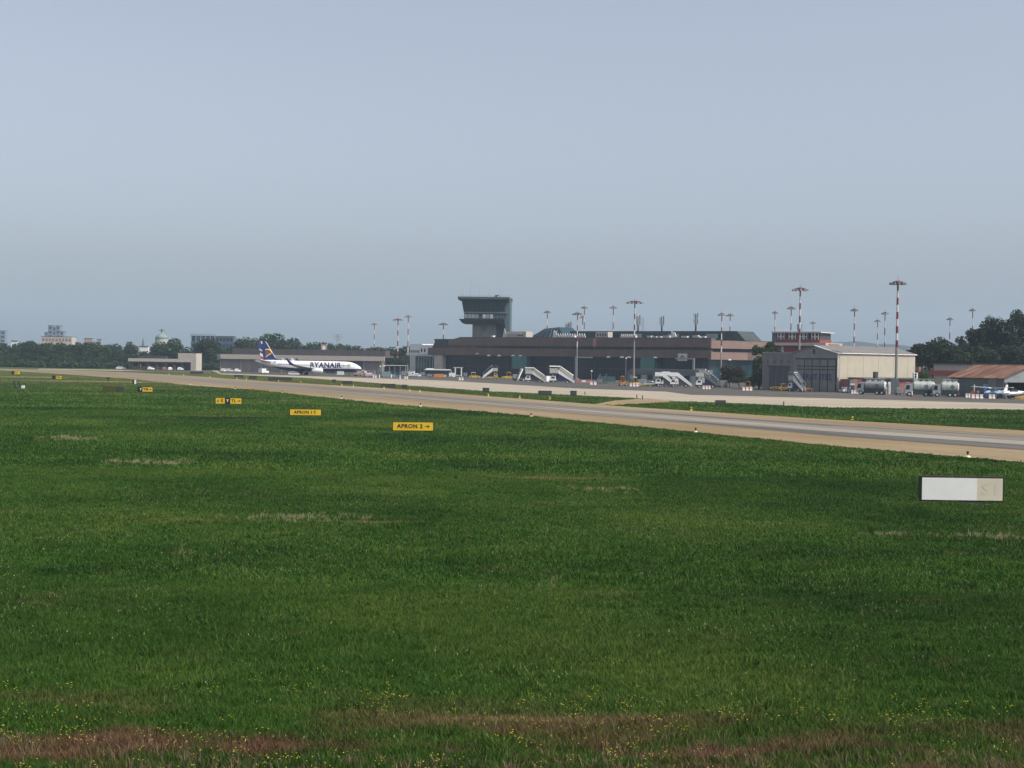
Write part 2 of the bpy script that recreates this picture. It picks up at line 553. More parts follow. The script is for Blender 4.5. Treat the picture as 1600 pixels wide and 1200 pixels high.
# ground-floor glazing: big panes and mullions
g0, g1 = t(690), TL - .5
xs = split(g0, g1, 34)
gpa, gpb = t(801), t(823)
gqa, gqb = t(1002), t(1023)
dark = [x for x in xs if not (gpa - 2 < x[0] < gpb or gqa - 2 < x[0] < gqb)]
panes(term, dark, 4.3, 8.4, 2.6, glass_dark, 'glass_panel', .16)
panes(term, dark, .1, 4.2, 2.6, glass_dark, 'glass_panel', .16)
for a, b_ in ((gpa, gpb), (gqa, gqb)):
    box('green_glass_bay', glass_green, term, a, b_, -.6, 2.5, 3.6, 8.48)
    box('bay_base', glass_dark, term, a + .2, b_ - .2, -.4, 2.5, 0, 3.58)
# pillar of the left end, white canopy edges
box('pillar', warm_concrete, term, t(677), t(690), .4, 3.0, 0, 8.48)
panes(term, split(t(640), t(676.5), 8), .2, 8.0, 3.4, glass_teal, 'glass_panel', .2)
box('side_canopy', pale_steel, term, t(644), -.05, 3.0, 6.0, 8.1, 8.75)
# portal frames in front
for p0, p1, side in ((906, 932, 0), (1062, 1092, 1)):
    a, b_ = t(p0), t(p1)
    fr = MB().box(a, b_, -3.2, -2.7, 8.0, 8.5)
    fr.box(*((a, a + .7) if side == 0 else (b_ - .7, b_)), -3.2, -2.7, 0, 8.0)
    fr.build('portal_frame', steel, term)
# fascia lamps
for p in (764, 780, 802, 813, 951, 972, 983, 1024):
    x = t(p)
    MB().taper((x - .9, x + .9, -.5, 0), (x - .35, x + .35, -.35, 0), 8.3, 8.85).build('fascia_lamp', white_paint, term)
# small cream patch lamps on band
box('wall_plate', warm_concrete, term, t(743), t(748), -.12, 0, 8.9, 9.5)
box('red_banner', M('faded_red', (.42, .20, .16), .8, .1), term, t(926), t(931), -.1, .04, 12.4, 15.3)
# triangle sign
a, b_ = t(1060), t(1074)
sg = box('wall_sign', M('sign_grey', (.56, .57, .54), .7, .06), term, a, b_, -.55, -.15, tz(1067, 564), tz(1067, 552.5))
c = (a + b_) / 2; zb, zt = tz(1067, 561), tz(1067, 555.5)
tri = MB()
P3 = [(c - 1.15, zb), (c + 1.15, zb), (c, zt)]
for i in range(3):
    p, q = P3[i], P3[(i + 1) % 3]
    tri.bar((p[0], -.6, p[1]), (q[0], -.6, q[1]), .22)
tri.build('triangle_mark', black_paint, sg)
# roof: penthouse, skylight, plant, trusses
pa, pb = t(851), t(1121)
MB().prism([(pa, 15.02), (pb + 3.5, 15.02), (pb, 18.4), (pa + 2.5, 18.4)], 13, 25).build('penthouse', roof_dark, term)
for k, (x0, x1) in enumerate(split(pa + 14, pb - 2, 11)):
    box('penthouse_panel', glass_teal if k % 3 else steel, term, x0 + .3, x1 - .3, 12.86, 12.98, 15.6, 17.4)
def fz(px, py, back):                      # height on a plane set back behind the facade
    D = F.o.y + t(px) * F.d.y + back * math.cos(F.rz)
    return W(px, py, D).z
sx = lambda px, back: t(px) + back * .35     # set-back things shift along the facade
sk = MB()
s0, s1, s2, s3 = t(800), t(823), t(845), t(852)
sk.add([(s0, 9, 15.02), (s3 + 3, 9, 15.02), (s3 + 3, 22, 15.02), (s0, 22, 15.02), (s1, 11, 19.3), (s2, 11, 19.9), (s2, 20, 19.9), (s1, 20, 19.3)],
       [(0, 3, 2, 1), (4, 5, 6, 7), (0, 1, 5, 4), (1, 2, 6, 5), (2, 3, 7, 6), (3, 0, 4, 7)])
so = sk.build('skylight', glass_teal, term)
rib = MB()
for k in range(1, 7):
    u = k / 7
    rib.bar((s0 + (s3 + 3 - s0) * u, 8.95, 15.1), (s1 + (s2 - s1) * u, 10.93, 19.3 + .6 * u), .1)
rib.build('glazing_bar', steel, so)
pl = box('plant_room', warm_concrete, term, t(777), t(812), 3.6, 8, 15.76, 18.0)
box('louvre', dark_grey, pl, t(799), t(808), 3.5, 3.58, 16.4, 17.0)
MB().prism([(t(776), 15.76), (t(783), 15.76), (t(779), 19.2)], 3.3, 3.55).build('roof_fin', pale_steel, term)
box('plant_pipe', pale_steel, pl, t(783), t(806), 3.3, 3.55, 16.9, 17.25)
for p in (766, 893, 988):
    box('roof_vent', white_paint, term, t(p) - .6, t(p) + .6, .9, 2.0, 15.76, 16.4)
def truss(p0, p1, n, h):
    b = MB(); xx = split(t(p0), t(p1), n)
    for i, (x0, x1) in enumerate(xs_ for xs_ in xx):
        xm = (x0 + x1) / 2
        b.bar((x0, 4.6, 15.76), (xm, 4.6, 15.76 + h), .22); b.bar((xm, 4.6, 15.76 + h), (x1, 4.6, 15.76), .22)
    b.bar((xx[0][0], 4.6, 15.9), (xx[-1][1], 4.6, 15.9), .25)
    b.build('roof_truss', white_paint, term)
truss(852, 858, 2, 2.6); truss(858, 903, 12, 1.5); truss(958, 983, 8, 1.3)
MB().prism([(t(1040), 15.76), (t(1046), 16.2), (t(1044), 17.6), (t(1038), 18.1)], 4, 4.4).build('roof_dish', white_paint, term)
for p in (1003, 1012, 1020, 1028, 1033, 1058, 1075, 1080, 1088):
    h = random.uniform(.5, 1.2)
    box('roof_vent', pale_steel, term, t(p) - random.uniform(.5, 1.4), t(p) + random.uniform(.5, 1.4), 4, 5.4, 15.02, 15.76 + h)
box('roof_hut', warm_concrete, term, t(911), t(930), 8, 11, 15.02, 18.0)
for k in range(4):
    x0 = t(913) + k * 1.2
    box('hut_window', dark_grey, term, x0, x0 + .6, 7.9, 7.98, 16.4, 17.4)

# sunlit wing at the right end
F2 = Fac(1110.6, 539.5, 1215, 552)
wing = thing('terminal_wing', 'sunlit pink brick wing at the right end of the terminal', 'building', F2.o, F2.rz)
box('wall', roof_dark, wing, .4, F2.len, 2.2, 14, 0, 15.0)
box('upper_band', pink_clad, wing, 0, F2.len, 0, 2.18, 12.0, 14.75)
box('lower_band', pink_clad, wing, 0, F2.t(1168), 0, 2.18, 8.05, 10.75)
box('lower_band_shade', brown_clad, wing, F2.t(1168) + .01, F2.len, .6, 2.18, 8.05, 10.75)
panes(wing, split(.3, F2.len, 12), 10.85, 11.9, 1.2, glass_dark, 'strip_window', .15)
panes(wing, split(.3, F2.len, 7), .2, 7.9, 1.9, glass_teal, 'glass_panel', .2)
box('fascia_lamp', white_paint, wing, F2.t(1137), F2.t(1141), -.5, 0, 7.9, 8.3)

# low grey gate building in front of the glass
F3 = Fac(978, 524, 1090, 503)
gate = thing('gate_building', 'low grey flat-roofed gate building in front of the dark terminal glass', 'building', F3.o, F3.rz)
box('wall', M('grey_wall', (.2, .21, .215), .8, .12), gate, 0, F3.len, .6, 7, 0, 2.9)
MB().prism([(-.3, 2.92), (F3.len + .4, 2.92), (F3.len + .4, 4.5), (2.0, 4.5)], 0, 7.6).build('roof_canopy', M('canopy_grey', (.14, .145, .155), .7, .12), gate)
for k, (x0, x1) in enumerate(split(1, F3.len - 1, 11)):
    box('door' if k % 4 == 2 else 'window', glass_dark if k % 2 else glass_light, gate, x0 + .3, x1 - .3, .5, .59, .1 if k % 4 == 2 else 1.0, 2.5)

# ------------------------------------------------------------------ control tower
TD = 640
tb = B(757, TD)
tower = thing('control_tower', 'dark glass airport control tower with overhanging roof rising above the terminal', 'tower', tb, R(-4))
mp = TD / FPX
X = lambda px: (px - 757.5) * mp
Z = lambda py: W(757, py, TD).z
D2 = 15.0
box('shaft', M('tower_grey', (.17, .165, .155), .8, .15, .4), tower, X(739), X(776), -4.5, 6, 0, Z(505.5))
box('shaft_emblem', M('faded_blue', (.10, .125, .16), .8, .1), tower, X(752), X(762), -4.58, -4.5, Z(518), Z(511))
box('stair_shaft', M('tower_teal', (.075, .13, .14), .5, .12, .4), tower, X(790), X(797.2), -5.5, 6, 0, Z(470.2))
box('link_wall', dark_grey, tower, X(776) + .01, X(790) - .01, -3, 5.5, 0, Z(505.5))
# balcony
MB().taper((X(725), X(789.5), -7.2, 7), (X(719), X(789.6), -8.6, 8.4), Z(506.5), Z(499.5)).build('balcony', M('balcony_dark', (.045, .06, .065), .7, .2), tower)
rl = MB()
for k in range(15):
    x = X(719.5) + k * (X(789) - X(719.5)) / 14
    rl.bar((x, -8.5, Z(499.4)), (x, -8.5, Z(495.4)), .06)
rl.bar((X(719.5), -8.5, Z(495.4)), (X(789.5), -8.5, Z(495.4)), .07)
rl.build('railing', steel, tower)
# lower window band with panes
box('lower_cab', dark_grey, tower, X(726.6), X(789.4), -6.6, 6.4, Z(499.4), Z(489.0))
lw = split(X(727), X(789), 11)
for k, (x0, x1) in enumerate(lw):
    mt = white_paint if k in (5, 7) else (glass_light if k in (0, 1, 2, 3, 6) else glass_teal)
    box('window_pane', mt, tower, x0 + .12, x1 - .12, -6.75, -6.62, Z(498), Z(492))
# flared upper cab: panes leaning out
zt0, zt1 = Z(488.9), Z(471)
MB().taper((X(726), X(789.6), -6.7, 6.5), (X(723), X(789.65), -8.1, 7.9), zt0, zt1).build('cab_core', dark_grey, tower)
for k in range(9):
    a0, a1 = X(726.2) + k * (X(789.5) - X(726.2)) / 9, X(726.2) + (k + 1) * (X(789.5) - X(726.2)) / 9
    b0, b1 = X(723.2) + k * (X(789.5) - X(723.2)) / 9, X(723.2) + (k + 1) * (X(789.5) - X(723.2)) / 9
    g = .1
    q = MB().add([(a0 + g, -6.86, zt0 + .5), (a1 - g, -6.86, zt0 + .5), (b1 - g, -8.2, zt1 - .2), (b0 + g, -8.2, zt1 - .2),
                  (a0 + g, -6.76, zt0 + .5), (a1 - g, -6.76, zt0 + .5), (b1 - g, -8.1, zt1 - .2), (b0 + g, -8.1, zt1 - .2)],
                 [(0, 1, 2, 3), (4, 7, 6, 5), (0, 4, 5, 1), (1, 5, 6, 2), (2, 6, 7, 3), (3, 7, 4, 0)])
    q.build('cab_window', glass_teal, tower)
box('sill', steel, tower, X(725.4), X(794), -7.0, 6.7, Z(489.6), Z(488.8))
MB().taper((X(719.5), X(797), -9.2, 9), (X(717.6), X(797.3), -9.9, 9.6), Z(470.9), Z(468.5)).build('roof_soffit', dark_grey, tower)
rf = box('roof_slab', M('tower_roof', (.06, .09, .095), .7, .15), tower, X(717.6), X(797.3), -9.9, 9.6, Z(468.4), Z(465.2))
rl = MB()
for k in range(20):
    x = X(719) + k * (X(796) - X(719)) / 19
    rl.bar((x, -9.6, Z(465.2)), (x, -9.6, Z(463.4)), .05)
rl.bar((X(719), -9.6, Z(463.4)), (X(796), -9.6, Z(463.4)), .06)
rl.build('roof_railing', steel, rf)
for p, y in ((723.5, 450), (735.7, 441), (750, 447), (783, 452), (765, 455)):
    MB().cyl((X(p), -6, Z(465.2)), (X(p), -6, Z(y)), .07, .04, 6).build('antenna', steel, rf)
MB().prism([(X(773.5), Z(465.2)), (X(781.5), Z(465.2)), (X(780), Z(461.5)), (X(775), Z(462))], -8, -6).build('roof_equipment', dark_grey, rf)
box('roof_cabinet', white_paint, rf, X(778.5), X(780.5), -8.6, -8.2, Z(466.5), Z(463.6))

# ------------------------------------------------------------------ hangar
hc = B(1308, 377)
hd, hg = Vector((.797, .605, 0)), Vector((-.605, .797, 0))
HL, HW, HE, HA = 29.8, 14.6, 9.6, 11.3
hang = thing('aircraft_hangar', 'cream metal hangar with grey gable and tall folding doors', 'hangar', hc, math.atan2(.605, .797))
# local x runs along the sunlit long wall, local y across the gable
grey_metal = M('hangar_grey', (.25, .245, .235), .75, .12, .4)
MB().add([(0, 0, 0), (0, HW, 0), (0, HW, HE), (0, HW / 2, HA), (0, 0, HE), (.3, 0, 0), (.3, HW, 0), (.3, HW, HE), (.3, HW / 2, HA), (.3, 0, HE)],
         [(0, 1, 2, 3, 4), (9, 8, 7, 6, 5), (0, 5, 6, 1), (1, 6, 7, 2), (2, 7, 8, 3), (3, 8, 9, 4), (4, 9, 5, 0)]).build('gable_wall', grey_metal, hang)
box('long_wall', cream_paint, hang, .31, HL, 0.002, .3, 0, HE)
box('back_wall', grey_metal, hang, .31, HL, HW - .3, HW, 0, HE)
box('end_wall', grey_metal, hang, HL - .3, HL - .002, .31, HW - .31, 0, HE)
for k in range(10):                                     # wall sheets proud of each other in turn
    x0 = .9 + k * 2.88
    box('wall_sheet', cream_paint, hang, x0, x0 + 2.84, -.05 if k % 2 else -.035, 0, 3.7, HE - .05)
roofm = M('hangar_roof', (.22, .205, .19), .7, .15, .3)
for s in (0, 1):
    y0, y1 = (-.35, HW / 2) if s == 0 else (HW + .35, HW / 2)
    ze = HE - .08
    pts = []
    for x in (-.3, HL + .3):
        pts += [(x, y0, ze), (x, y1, HA + .08), (x, y1, HA + .3), (x, y0, ze + .22)]
    ro = MB().loft([pts[:4], pts[4:]]).build('roof', roofm, hang)
    if s == 0:
        MB().bar((-.32, -.35, ze + .1), (-.32, HW / 2, HA + .2), .25).build('verge_trim', white_paint, ro)
        MB().bar((-.3, -.37, ze + .05), (HL + .3, -.37, ze + .05), .16).build('gutter', white_paint, ro)
        for k in range(14):
            x = 1 + k * 2.15
            MB().bar((x, -.3, ze + .27), (x, HW / 2, HA + .33), .05).build('roof_seam', roofm, ro)
# doors: 5 leaves
dz = 8.0
for k in range(5):
    y0 = .5 + k * 2.55
    lf = box('door_leaf', M('door_grey%d' % (k % 2), ((.215, .22, .22), (.195, .20, .205))[k % 2], .6, .2, .4), hang, -.16 - .04 * (k % 2), -.02, y0, y0 + 2.4, .1, dz)
    bt = MB()
    for zz in (5.4, 6.2):
        bt.box(-.26, -.21, y0 + .2, y0 + 2.2, zz, zz + .25)
    bt.build('door_rail', dark_grey, lf)
    box('door_joint', black_paint, hang, -.28, -.003, y0 - .17, y0 - .02, .1, dz)
box('door_track', dark_grey, hang, -.3, -.005, .2, HW - 1.1, dz + .02, dz + .35)
# faded lettering on the doors
dl = M('door_letter', (.045, .075, .13), .7, .15)
for s_, yy in (('ERUT', 8.6), ('ITES', 3.6)):
    me = text_mesh(s_, 2.1, dl, .01, .03)
    o = put('door_lettering', me, hang, (-.3, yy, 3.6)); o.rotation_euler = (0, 0, -math.pi / 2)
me = text_mesh('E', 1.6, M('mark_dark', (.05, .05, .055), .7, .1), .03, .06)
o = put('gable_mark', me, hang, (-.08, HW / 2 + .3, 9.9)); o.rotation_euler = (0, 0, -math.pi / 2)
box('corner_trim', white_paint, hang, -.06, .25, -.08, -.052, 3.7, HE - .1)

# annex beside the gable
ax = thing('hangar_annex', 'grey concrete annex with dark doors left of the hangar gable', 'building', hc + hg * (HW + .05), math.atan2(.605, .797))
AXL = 10.5
box('wall', M('annex_grey', (.195, .19, .185), .85, .15), ax, 0, 14, 0, AXL, 0, 9.5)
box('parapet', grey_concrete, ax, -.1, 14.1, -.02, AXL + .1, 9.502, 9.8)
for k in range(3):
    box('door', M('annex_door', (.06, .075, .085), .6, .2), ax, -.1, -.005, 1.1 + k * 2.4, 3.2 + k * 2.4, .05, 5.9)
box('lintel', dark_grey, ax, -.14, -.004, .9, 8.6, 5.92, 6.3)
for k in range(4):
    box('vent', dark_grey, ax, -.06, -.003, 1.2 + k * 2.4, 1.7 + k * 2.4, 7.2, 7.6)
    box('pilaster', grey_concrete, ax, -.1, -.002, 2.2 + k * 2.4, 2.32 + k * 2.4, 6.4, 9.5)

# brick lean-to below the cream wall
br = thing('brick_annex', 'low red brick lean-to along the foot of the cream hangar wall', 'building', hc + hd * 0.6, math.atan2(.605, .797))
box('wall', brick_red, br, 0, 28, -4.5, -.4, 0, 3.3)
MB().prismx([(-5.2, 3.32), (-.2, 3.5), (-.2, 3.75), (-5.2, 3.55)], 3.2, 28.6).build('roof', dark_grey, br)
for k in range(6):
    x0 = 3 + k * 4.2
    w_ = box('door' if k % 3 == 2 else 'window', dark_grey, br, x0, x0 + 1.6, -4.58, -4.502, .1 if k % 3 == 2 else 1.2, 2.5)
    box('frame', pale_steel, w_, x0 - .1, x0 + 1.7, -4.56, -4.505, 2.5, 2.65)
box('roof_box', dark_grey, br, 8.6, 9.6, -4.2, -3.4, 3.4, 5.2)
for k in range(5):
    box('sack', cream_paint, br, 22.5 + k * .9, 23.3 + k * .9, -5.6, -4.8, 0, 2.2 if k % 2 else 1.6)
box('chimney', brick_red, br, 26.4, 27.3, -3.4, -2.6, 3.6, 6.6)
acu = thing('condenser_unit', 'white air conditioning unit with two black fans by the hangar corner', 'air conditioner', W(1430, 591, 381), R(20))
box('casing', white_paint, acu, -.55, .55, -.3, .3, 0, 1.35)
box('stand', steel, acu, -.5, .5, -.25, .25, -3.66, -.01)
for z in (.35, .98):
    MB().cyl((-.1, -.36, z), (-.1, -.31, z), .3, .3, 14).build('fan', black_paint, acu)

# ------------------------------------------------------------------ red building with white window frames (old tower)
RD = 455
F4 = Fac(1206, RD + 6, 1282, RD - 2)
red = thing('red_office', 'red building with white framed windows behind the hangar gable', 'building', F4.o, F4.rz)
z4 = F4.z; t4 = F4.t
box('wall', red_wall, red, t4(1214), F4.len, 0, 12, 0, z4(1245, 540.2))
box('slab', warm_concrete, red, t4(1212), t4(1292), -1.4, 13, z4(1245, 540), z4(1245, 535.5))
box('upper_wall', red_wall, red, t4(1213), F4.len - .5, -.2, 10, z4(1245, 535.3), z4(1245, 530.5))
box('upper_core', dark_grey, red, t4(1214), F4.len - .6, .3, 9.6, z4(1245, 530.5), z4(1245, 520))
box('roof', pale_steel, red, t4(1205.5), F4.len + .2, -.9, 10.6, z4(1245, 520), z4(1245, 518.2))
box('corner_pier', M('purple_grey', (.12, .105, .14), .8, .1), red, t4(1206), t4(1213) - .02, -.3, 6, 0, z4(1209, 520.2))
for k, (x0, x1) in enumerate(split(t4(1213.4), F4.len - .8, 11)):
    w_ = box('window', glass_dark, red, x0 + .12, x1 - .12, .1, .28, z4(1245, 530.2), z4(1245, 520.6))
    if k % 3 != 2:
        fr = MB().box(x0 + .08, x0 + .3, -.02, .09, z4(1245, 530.3), z4(1245, 520.3)).box(x1 - .3, x1 - .08, -.02, .09, z4(1245, 530.3), z4(1245, 520.3))
        fr.box(x0 + .3, x1 - .3, -.01, .08, z4(1245, 526.4), z4(1245, 525.4))
        fr.build('frame', white_paint, w_)
    else:
        box('frame', red_wall, w_, x0 + .08, x0 + .6, -.02, .09, z4(1245, 530.2), z4(1245, 520.4))
rl = MB()
for k in range(16):
    x = t4(1206) + k * (F4.len - t4(1206)) / 15
    rl.bar((x, -.8, z4(1245, 518.2)), (x, -.8, z4(1245, 516)), .06)
rl.bar((t4(1206), -.8, z4(1245, 516)), (F4.len, -.8, z4(1245, 516)), .07)
rl.build('roof_railing', white_paint, red)
for p in (1220,):
    w_ = box('window', glass_light, red, t4(p), t4(p + 4), -.08, -.005, z4(p, 549), z4(p, 541))
    box('frame', white_paint, w_, t4(p) - .1, t4(p + 4) + .1, -.14, -.085, z4(p, 549.4), z4(p, 548.6))
MB().cyl((t4(1241), 4, z4(1245, 518)), (t4(1241), 4, z4(1245, 506)), .85, .85, 12).build('water_tank', M('tank_blue', (.16, .21, .25), .6, .1), red)
box('lower_block', pink_clad, red, t4(1282), t4(1293), 1, 10, 0, z4(1288, 537))
MB().cyl((t4(1264), 3, z4(1245, 518)), (t4(1264), 3, z4(1264, 506)), .1, .06, 6).build('antenna', steel, red)

# ------------------------------------------------------------------ rusty barn at the right edge
def rusty():
    mt, nt, b = mat_nodes('rusty_sheet')
    N = nt.nodes.new; L = nt.links.new
    tc = N('ShaderNodeTexCoord')
    mp_ = N('ShaderNodeMapping'); mp_.inputs['Scale'].default_value = (.6, .12, .12)
    L(tc.outputs['Object'], mp_.inputs[0])
    n = N('ShaderNodeTexNoise'); n.inputs['Scale'].default_value = 1.2; n.inputs['Detail'].default_value = 6
    L(mp_.outputs[0], n.inputs[0])
    r = N('ShaderNodeValToRGB'); r.color_ramp.elements.new(.5)
    for e, (p, c) in zip(r.color_ramp.elements, ((.36, (.12, .045, .025)), (.5, (.175, .078, .042)), (.66, (.235, .155, .105)))):
        e.position = p; e.color = (*c, 1)
    L(n.outputs['Fac'], r.inputs[0]); L(r.outputs[0], b.inputs['Base Color'])
    b.inputs['Roughness'].default_value = .8
    return mt
rust_roof = rusty()
bc = B(1568, 335)
barn = thing('rusty_barn', 'grey metal shed with rusty red corrugated roof at the right edge', 'shed', bc, math.atan2(.797, -.605))
# local x runs along the eave wall away to the left, local -y runs along the gable to the right
BL, BW, BE, BA = 14.0, 20.0, 4.35, 7.2
bm_ = M('barn_grey', (.12, .135, .135), .7, .2, .5)
bm2 = M('barn_light', (.22, .24, .24), .7, .15, .5)
for k in range(7):
    box('wall_panel', (bm_, bm2, bm_, bm_, M('barn_green', (.12, .155, .14), .7, .15), bm_, bm_)[k], barn, k * 2.0 + .02, k * 2.0 + 1.98, -.2 + .04 * (k % 2), -.05, 0, BE)
box('inner_wall', dark_grey, barn, .1, BL - .1, -BW + .2, -BW + .4, 0, BE)
box('end_wall', dark_grey, barn, BL - .2, BL, -BW + .4, -.25, 0, BE)
g = MB()
g.add([(0, -.21, BE - .9), (0, -BW, BE - .9), (0, -BW, BE), (0, -BW / 2, BA), (0, -.21, BE), (.2, -.21, BE - .9), (.2, -BW, BE - .9), (.2, -BW, BE), (.2, -BW / 2, BA), (.2, -.21, BE)],
      [(0, 1, 2, 3, 4), (9, 8, 7, 6, 5), (0, 5, 6, 1), (1, 6, 7, 2), (2, 7, 8, 3), (3, 8, 9, 4), (4, 9, 5, 0)])
g.build('gable_wall', bm2, barn)
for k, yy in enumerate((-.7, -9.0, -BW + .2)):
    box('gable_post', bm_, barn, .02, .22, yy - .5, yy, 0, BE - .9)
for s in (0, 1):
    ya, yb = (.7, -BW / 2) if s == 0 else (-BW - .7, -BW / 2)
    for k in range(9):
        x0 = -.5 + k * 1.7
        dzk = .03 * (k % 2)
        ring = lambda x: [(x, ya, BE - .12 + dzk), (x, yb, BA + .05 + dzk), (x, yb, BA + .13 + dzk), (x, ya, BE - .02 + dzk)]
        MB().loft([ring(x0), ring(x0 + 1.68)]).build('roof_sheet', rust_roof, barn)
box('ridge_cap', M('rust_pale', (.36, .26, .20), .8, .15), barn, -.55, BL + .9, -BW / 2 - .3, -BW / 2 + .3, BA + .18, BA + .27)
box('drum', M('drum_blue', (.03, .08, .2), .5, .1), barn, 1.2, 2.0, .25, 1.0, 0, 1.6)

# long pale building with a red awning behind the trucks
F5 = Fac(1458, 402, 1530, 398)
pale = thing('pale_shed', 'pale low building with red band seen under the dark pines', 'building', F5.o, F5.rz)
box('wall', M('pale_wall', (.36, .345, .30), .85, .1), pale, 0, F5.len + 8, 0, 8, 0, F5.z(1480, 569.5))
box('red_band', red_wall, pale, -1.2, F5.len + 8, -.6, -.02, F5.z(1480, 586), F5.z(1480, 579))
box('roof', M('roof_blue', (.07, .10, .15), .7, .1), pale, -.4, F5.len + 8, -.4, 8, F5.z(1480, 569.3), F5.z(1480, 568.3))

# ------------------------------------------------------------------ white block left of the terminal
F6 = Fac(640, 668, 672, 660)
wb = thing('white_block', 'white building with small dark windows at the left end of the terminal', 'building', F6.o, F6.rz)
box('wall', white_paint, wb, 0, F6.len * .6, 0, 12, 0, F6.z(650, 537.5))
box('side_wall', white_paint, wb, F6.len * .6 + .01, F6.len + 3, -1.5, 10, 0, F6.z(665, 539))
box('recess', grey_concrete, wb, .4, F6.len * .55, -.1, -.005, F6.z(650, 551), F6.z(650, 547))
box('ledge', white_paint, wb, .1, F6.len + 1, -2.4, -1.6, F6.z(650, 555), F6.z(650, 551.5))
for p in (661.3, 666):
    box('window', glass_dark, wb, F6.t(p), F6.t(p + 2.2), -1.6, -1.505, F6.z(660, 550), F6.z(660, 545))

# ------------------------------------------------------------------ long low warehouse behind the airliner
F7 = Fac(344, 664, 600, 650)
wh = thing('long_warehouse', 'long low warehouse with pale concrete fascia behind the parked airliner', 'building', F7.o, F7.rz)
L7 = F7.len
box('fascia', warm_concrete, wh, 0, L7, 0, 1.0, 5.6, 7.55)
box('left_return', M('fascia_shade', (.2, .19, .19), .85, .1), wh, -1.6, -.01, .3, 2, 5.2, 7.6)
box('roof', M('roof_mauve', (.10, .085, .09), .85, .12), wh, -.8, L7 - .3, 1.01, 16, 7.0, 7.9)
box('rear_roof', M('roof_mauve', None), wh, 2, L7 - 2, 9, 16, 7.92, 10.2)
wm = M('warehouse_wall', (.235, .215, .205), .85, .15, .3)
for k, (x0, x1) in enumerate(split(0, L7, 16)):
    d = k in (10, 13)
    box('bay_wall' if not d else 'bay_door', wm if not d else M('bay_teal', (.06, .09, .11), .6, .15), wh, x0 + .05, x1 - .05, 1.6 + .06 * (k % 2), 2.0, 0, 5.58)
    if k % 2 == 0:
        box('column', grey_concrete, wh, x0 - .15, x0 + .15, .6, .95, 0, 5.58)
box('end_column', warm_concrete, wh, L7 - 1.2, L7 - .6, .3, .9, 0, 5.58)

# ------------------------------------------------------------------ small pale pavilion at left
F8 = Fac(200, 694, 306, 690)
pv = thing('fire_pavilion', 'small pale pavilion with a tall right block and open parking bays', 'building', F8.o, F8.rz)
L8 = F8.len; z8 = F8.z
zf1, zf0 = z8(230, 560), z8(230, 565)
xb = F8.t(278)
box('fascia', warm_concrete, pv, 0, xb, 0, 1.0, zf0, zf1)
box('tall_block', warm_concrete, pv, xb + .01, L8, 0, 8, zf0, z8(295, 552))
box('right_pier', warm_concrete, pv, F8.t(298), L8, .003, 8, -.1, zf0 - .005)
box('roof', roof_dark, pv, .3, xb, 1.01, 10, zf1 - .8, zf1 - .1)
box('roof_plant', dark_grey, pv, F8.t(212), F8.t(255), 3, 6, zf1 - .08, z8(230, 556))
bw = M('pavilion_brick', (.22, .13, .105), .85, .15)
for k, (x0, x1) in enumerate(split(.6, F8.t(297), 7)):
    box('bay_wall', bw if k < 6 else dark_grey, pv, x0 + .3, x1 - .3, 3.0, 3.2, 0, zf0 - .02)
    if k < 6: box('window', glass_dark, pv, x0 + .5, x1 - .5, 2.9, 2.99, 1.6, zf0 - .5)
    box('column', dark_grey, pv, x0 - .15, x0 + .15, .4, .8, 0, zf0 - .01)

# ------------------------------------------------------------------ far town buildings in the haze
def far_block(name, label, px0, px1, ytop, D, mat, storeys=0, cols=0, cat='building', steps=None, rz=0.0, wmat=None):
    a, b_ = B(px0, D), B(px1, D)
    w = (b_ - a).length
    o = thing(name, label, cat, (a + b_) / 2, rz)
    zt = W((px0 + px1) / 2, ytop, D).z
    if steps is None: steps = [(0, 1, 1)]
    for (f0, f1, hz) in steps:
        z1 = zt * hz
        box('wall', mat, o, -w / 2 + w * f0 + .02, -w / 2 + w * f1 - .02, 0, w * .5, 0, z1)
        if storeys:
            n = max(1, int(round(cols * (f1 - f0)))); dh = z1 / storeys
            for r in range(storeys):
                for x0, x1 in split(-w / 2 + w * f0 + .5, -w / 2 + w * f1 - .5, n):
                    put_window(o, x0 + (x1 - x0) * .15, x1 - (x1 - x0) * .15, z1 - dh * (r + .75), z1 - dh * (r + .25), wmat or glass_dark)
        box('roof', roof_dark, o, -w / 2 + w * f0, -w / 2 + w * f1, -.2, w * .5 + .2, z1 + .002, z1 + .5)
    return o
WCACHE = {}
def put_window(o, x0, x1, z0, z1, mat):
    k = (round(x1 - x0, 1), round(z1 - z0, 1), mat.name)
    if k not in WCACHE:
        WCACHE[k] = MB().box(0, x1 - x0, -.1, -.01, 0, z1 - z0).mesh('window', mat)
    put('window', WCACHE[k], o, (x0, 0, z0))
blue_block = M('block_bluegrey', (.20, .23, .30), .7, .1, .1)
far_block('apartment_tower', 'hazy stepped tower block rising above the trees at far left', 69, 99, 509, 1700, blue_block, 8, 5,
          steps=[(0, .18, .80), (.18, .42, 1.0), (.42, .60, .96), (.60, .80, 1.0), (.80, 1, .83)])
far_block('apartment_block', 'pale apartment block with brick bands below the hazy tower block', 64, 112, 526.5, 1500, M('block_pale', (.5, .45, .40), .8, .1, .1), 4, 9, wmat=M('block_brick', (.25, .12, .1), .8, .1))
far_block('apartment_block', 'faint grey block cut by the left edge of the photograph', -14, 8, 517, 1900, blue_block, 7, 3)
far_block('house', 'white house gable among the trees at far left', 17, 27, 533.5, 930, white_paint, 2, 2)
far_block('house', 'terracotta roofed house right of the hazy tower block', 131, 144, 529.5, 1200, M('block_terra', (.42, .30, .24), .8, .1), 2, 3)
far_block('house', 'grey narrow house between two trees right of the terracotta house', 151, 158, 531, 1200, M('block_grey', (.34, .33, .34), .8, .1), 3, 2)
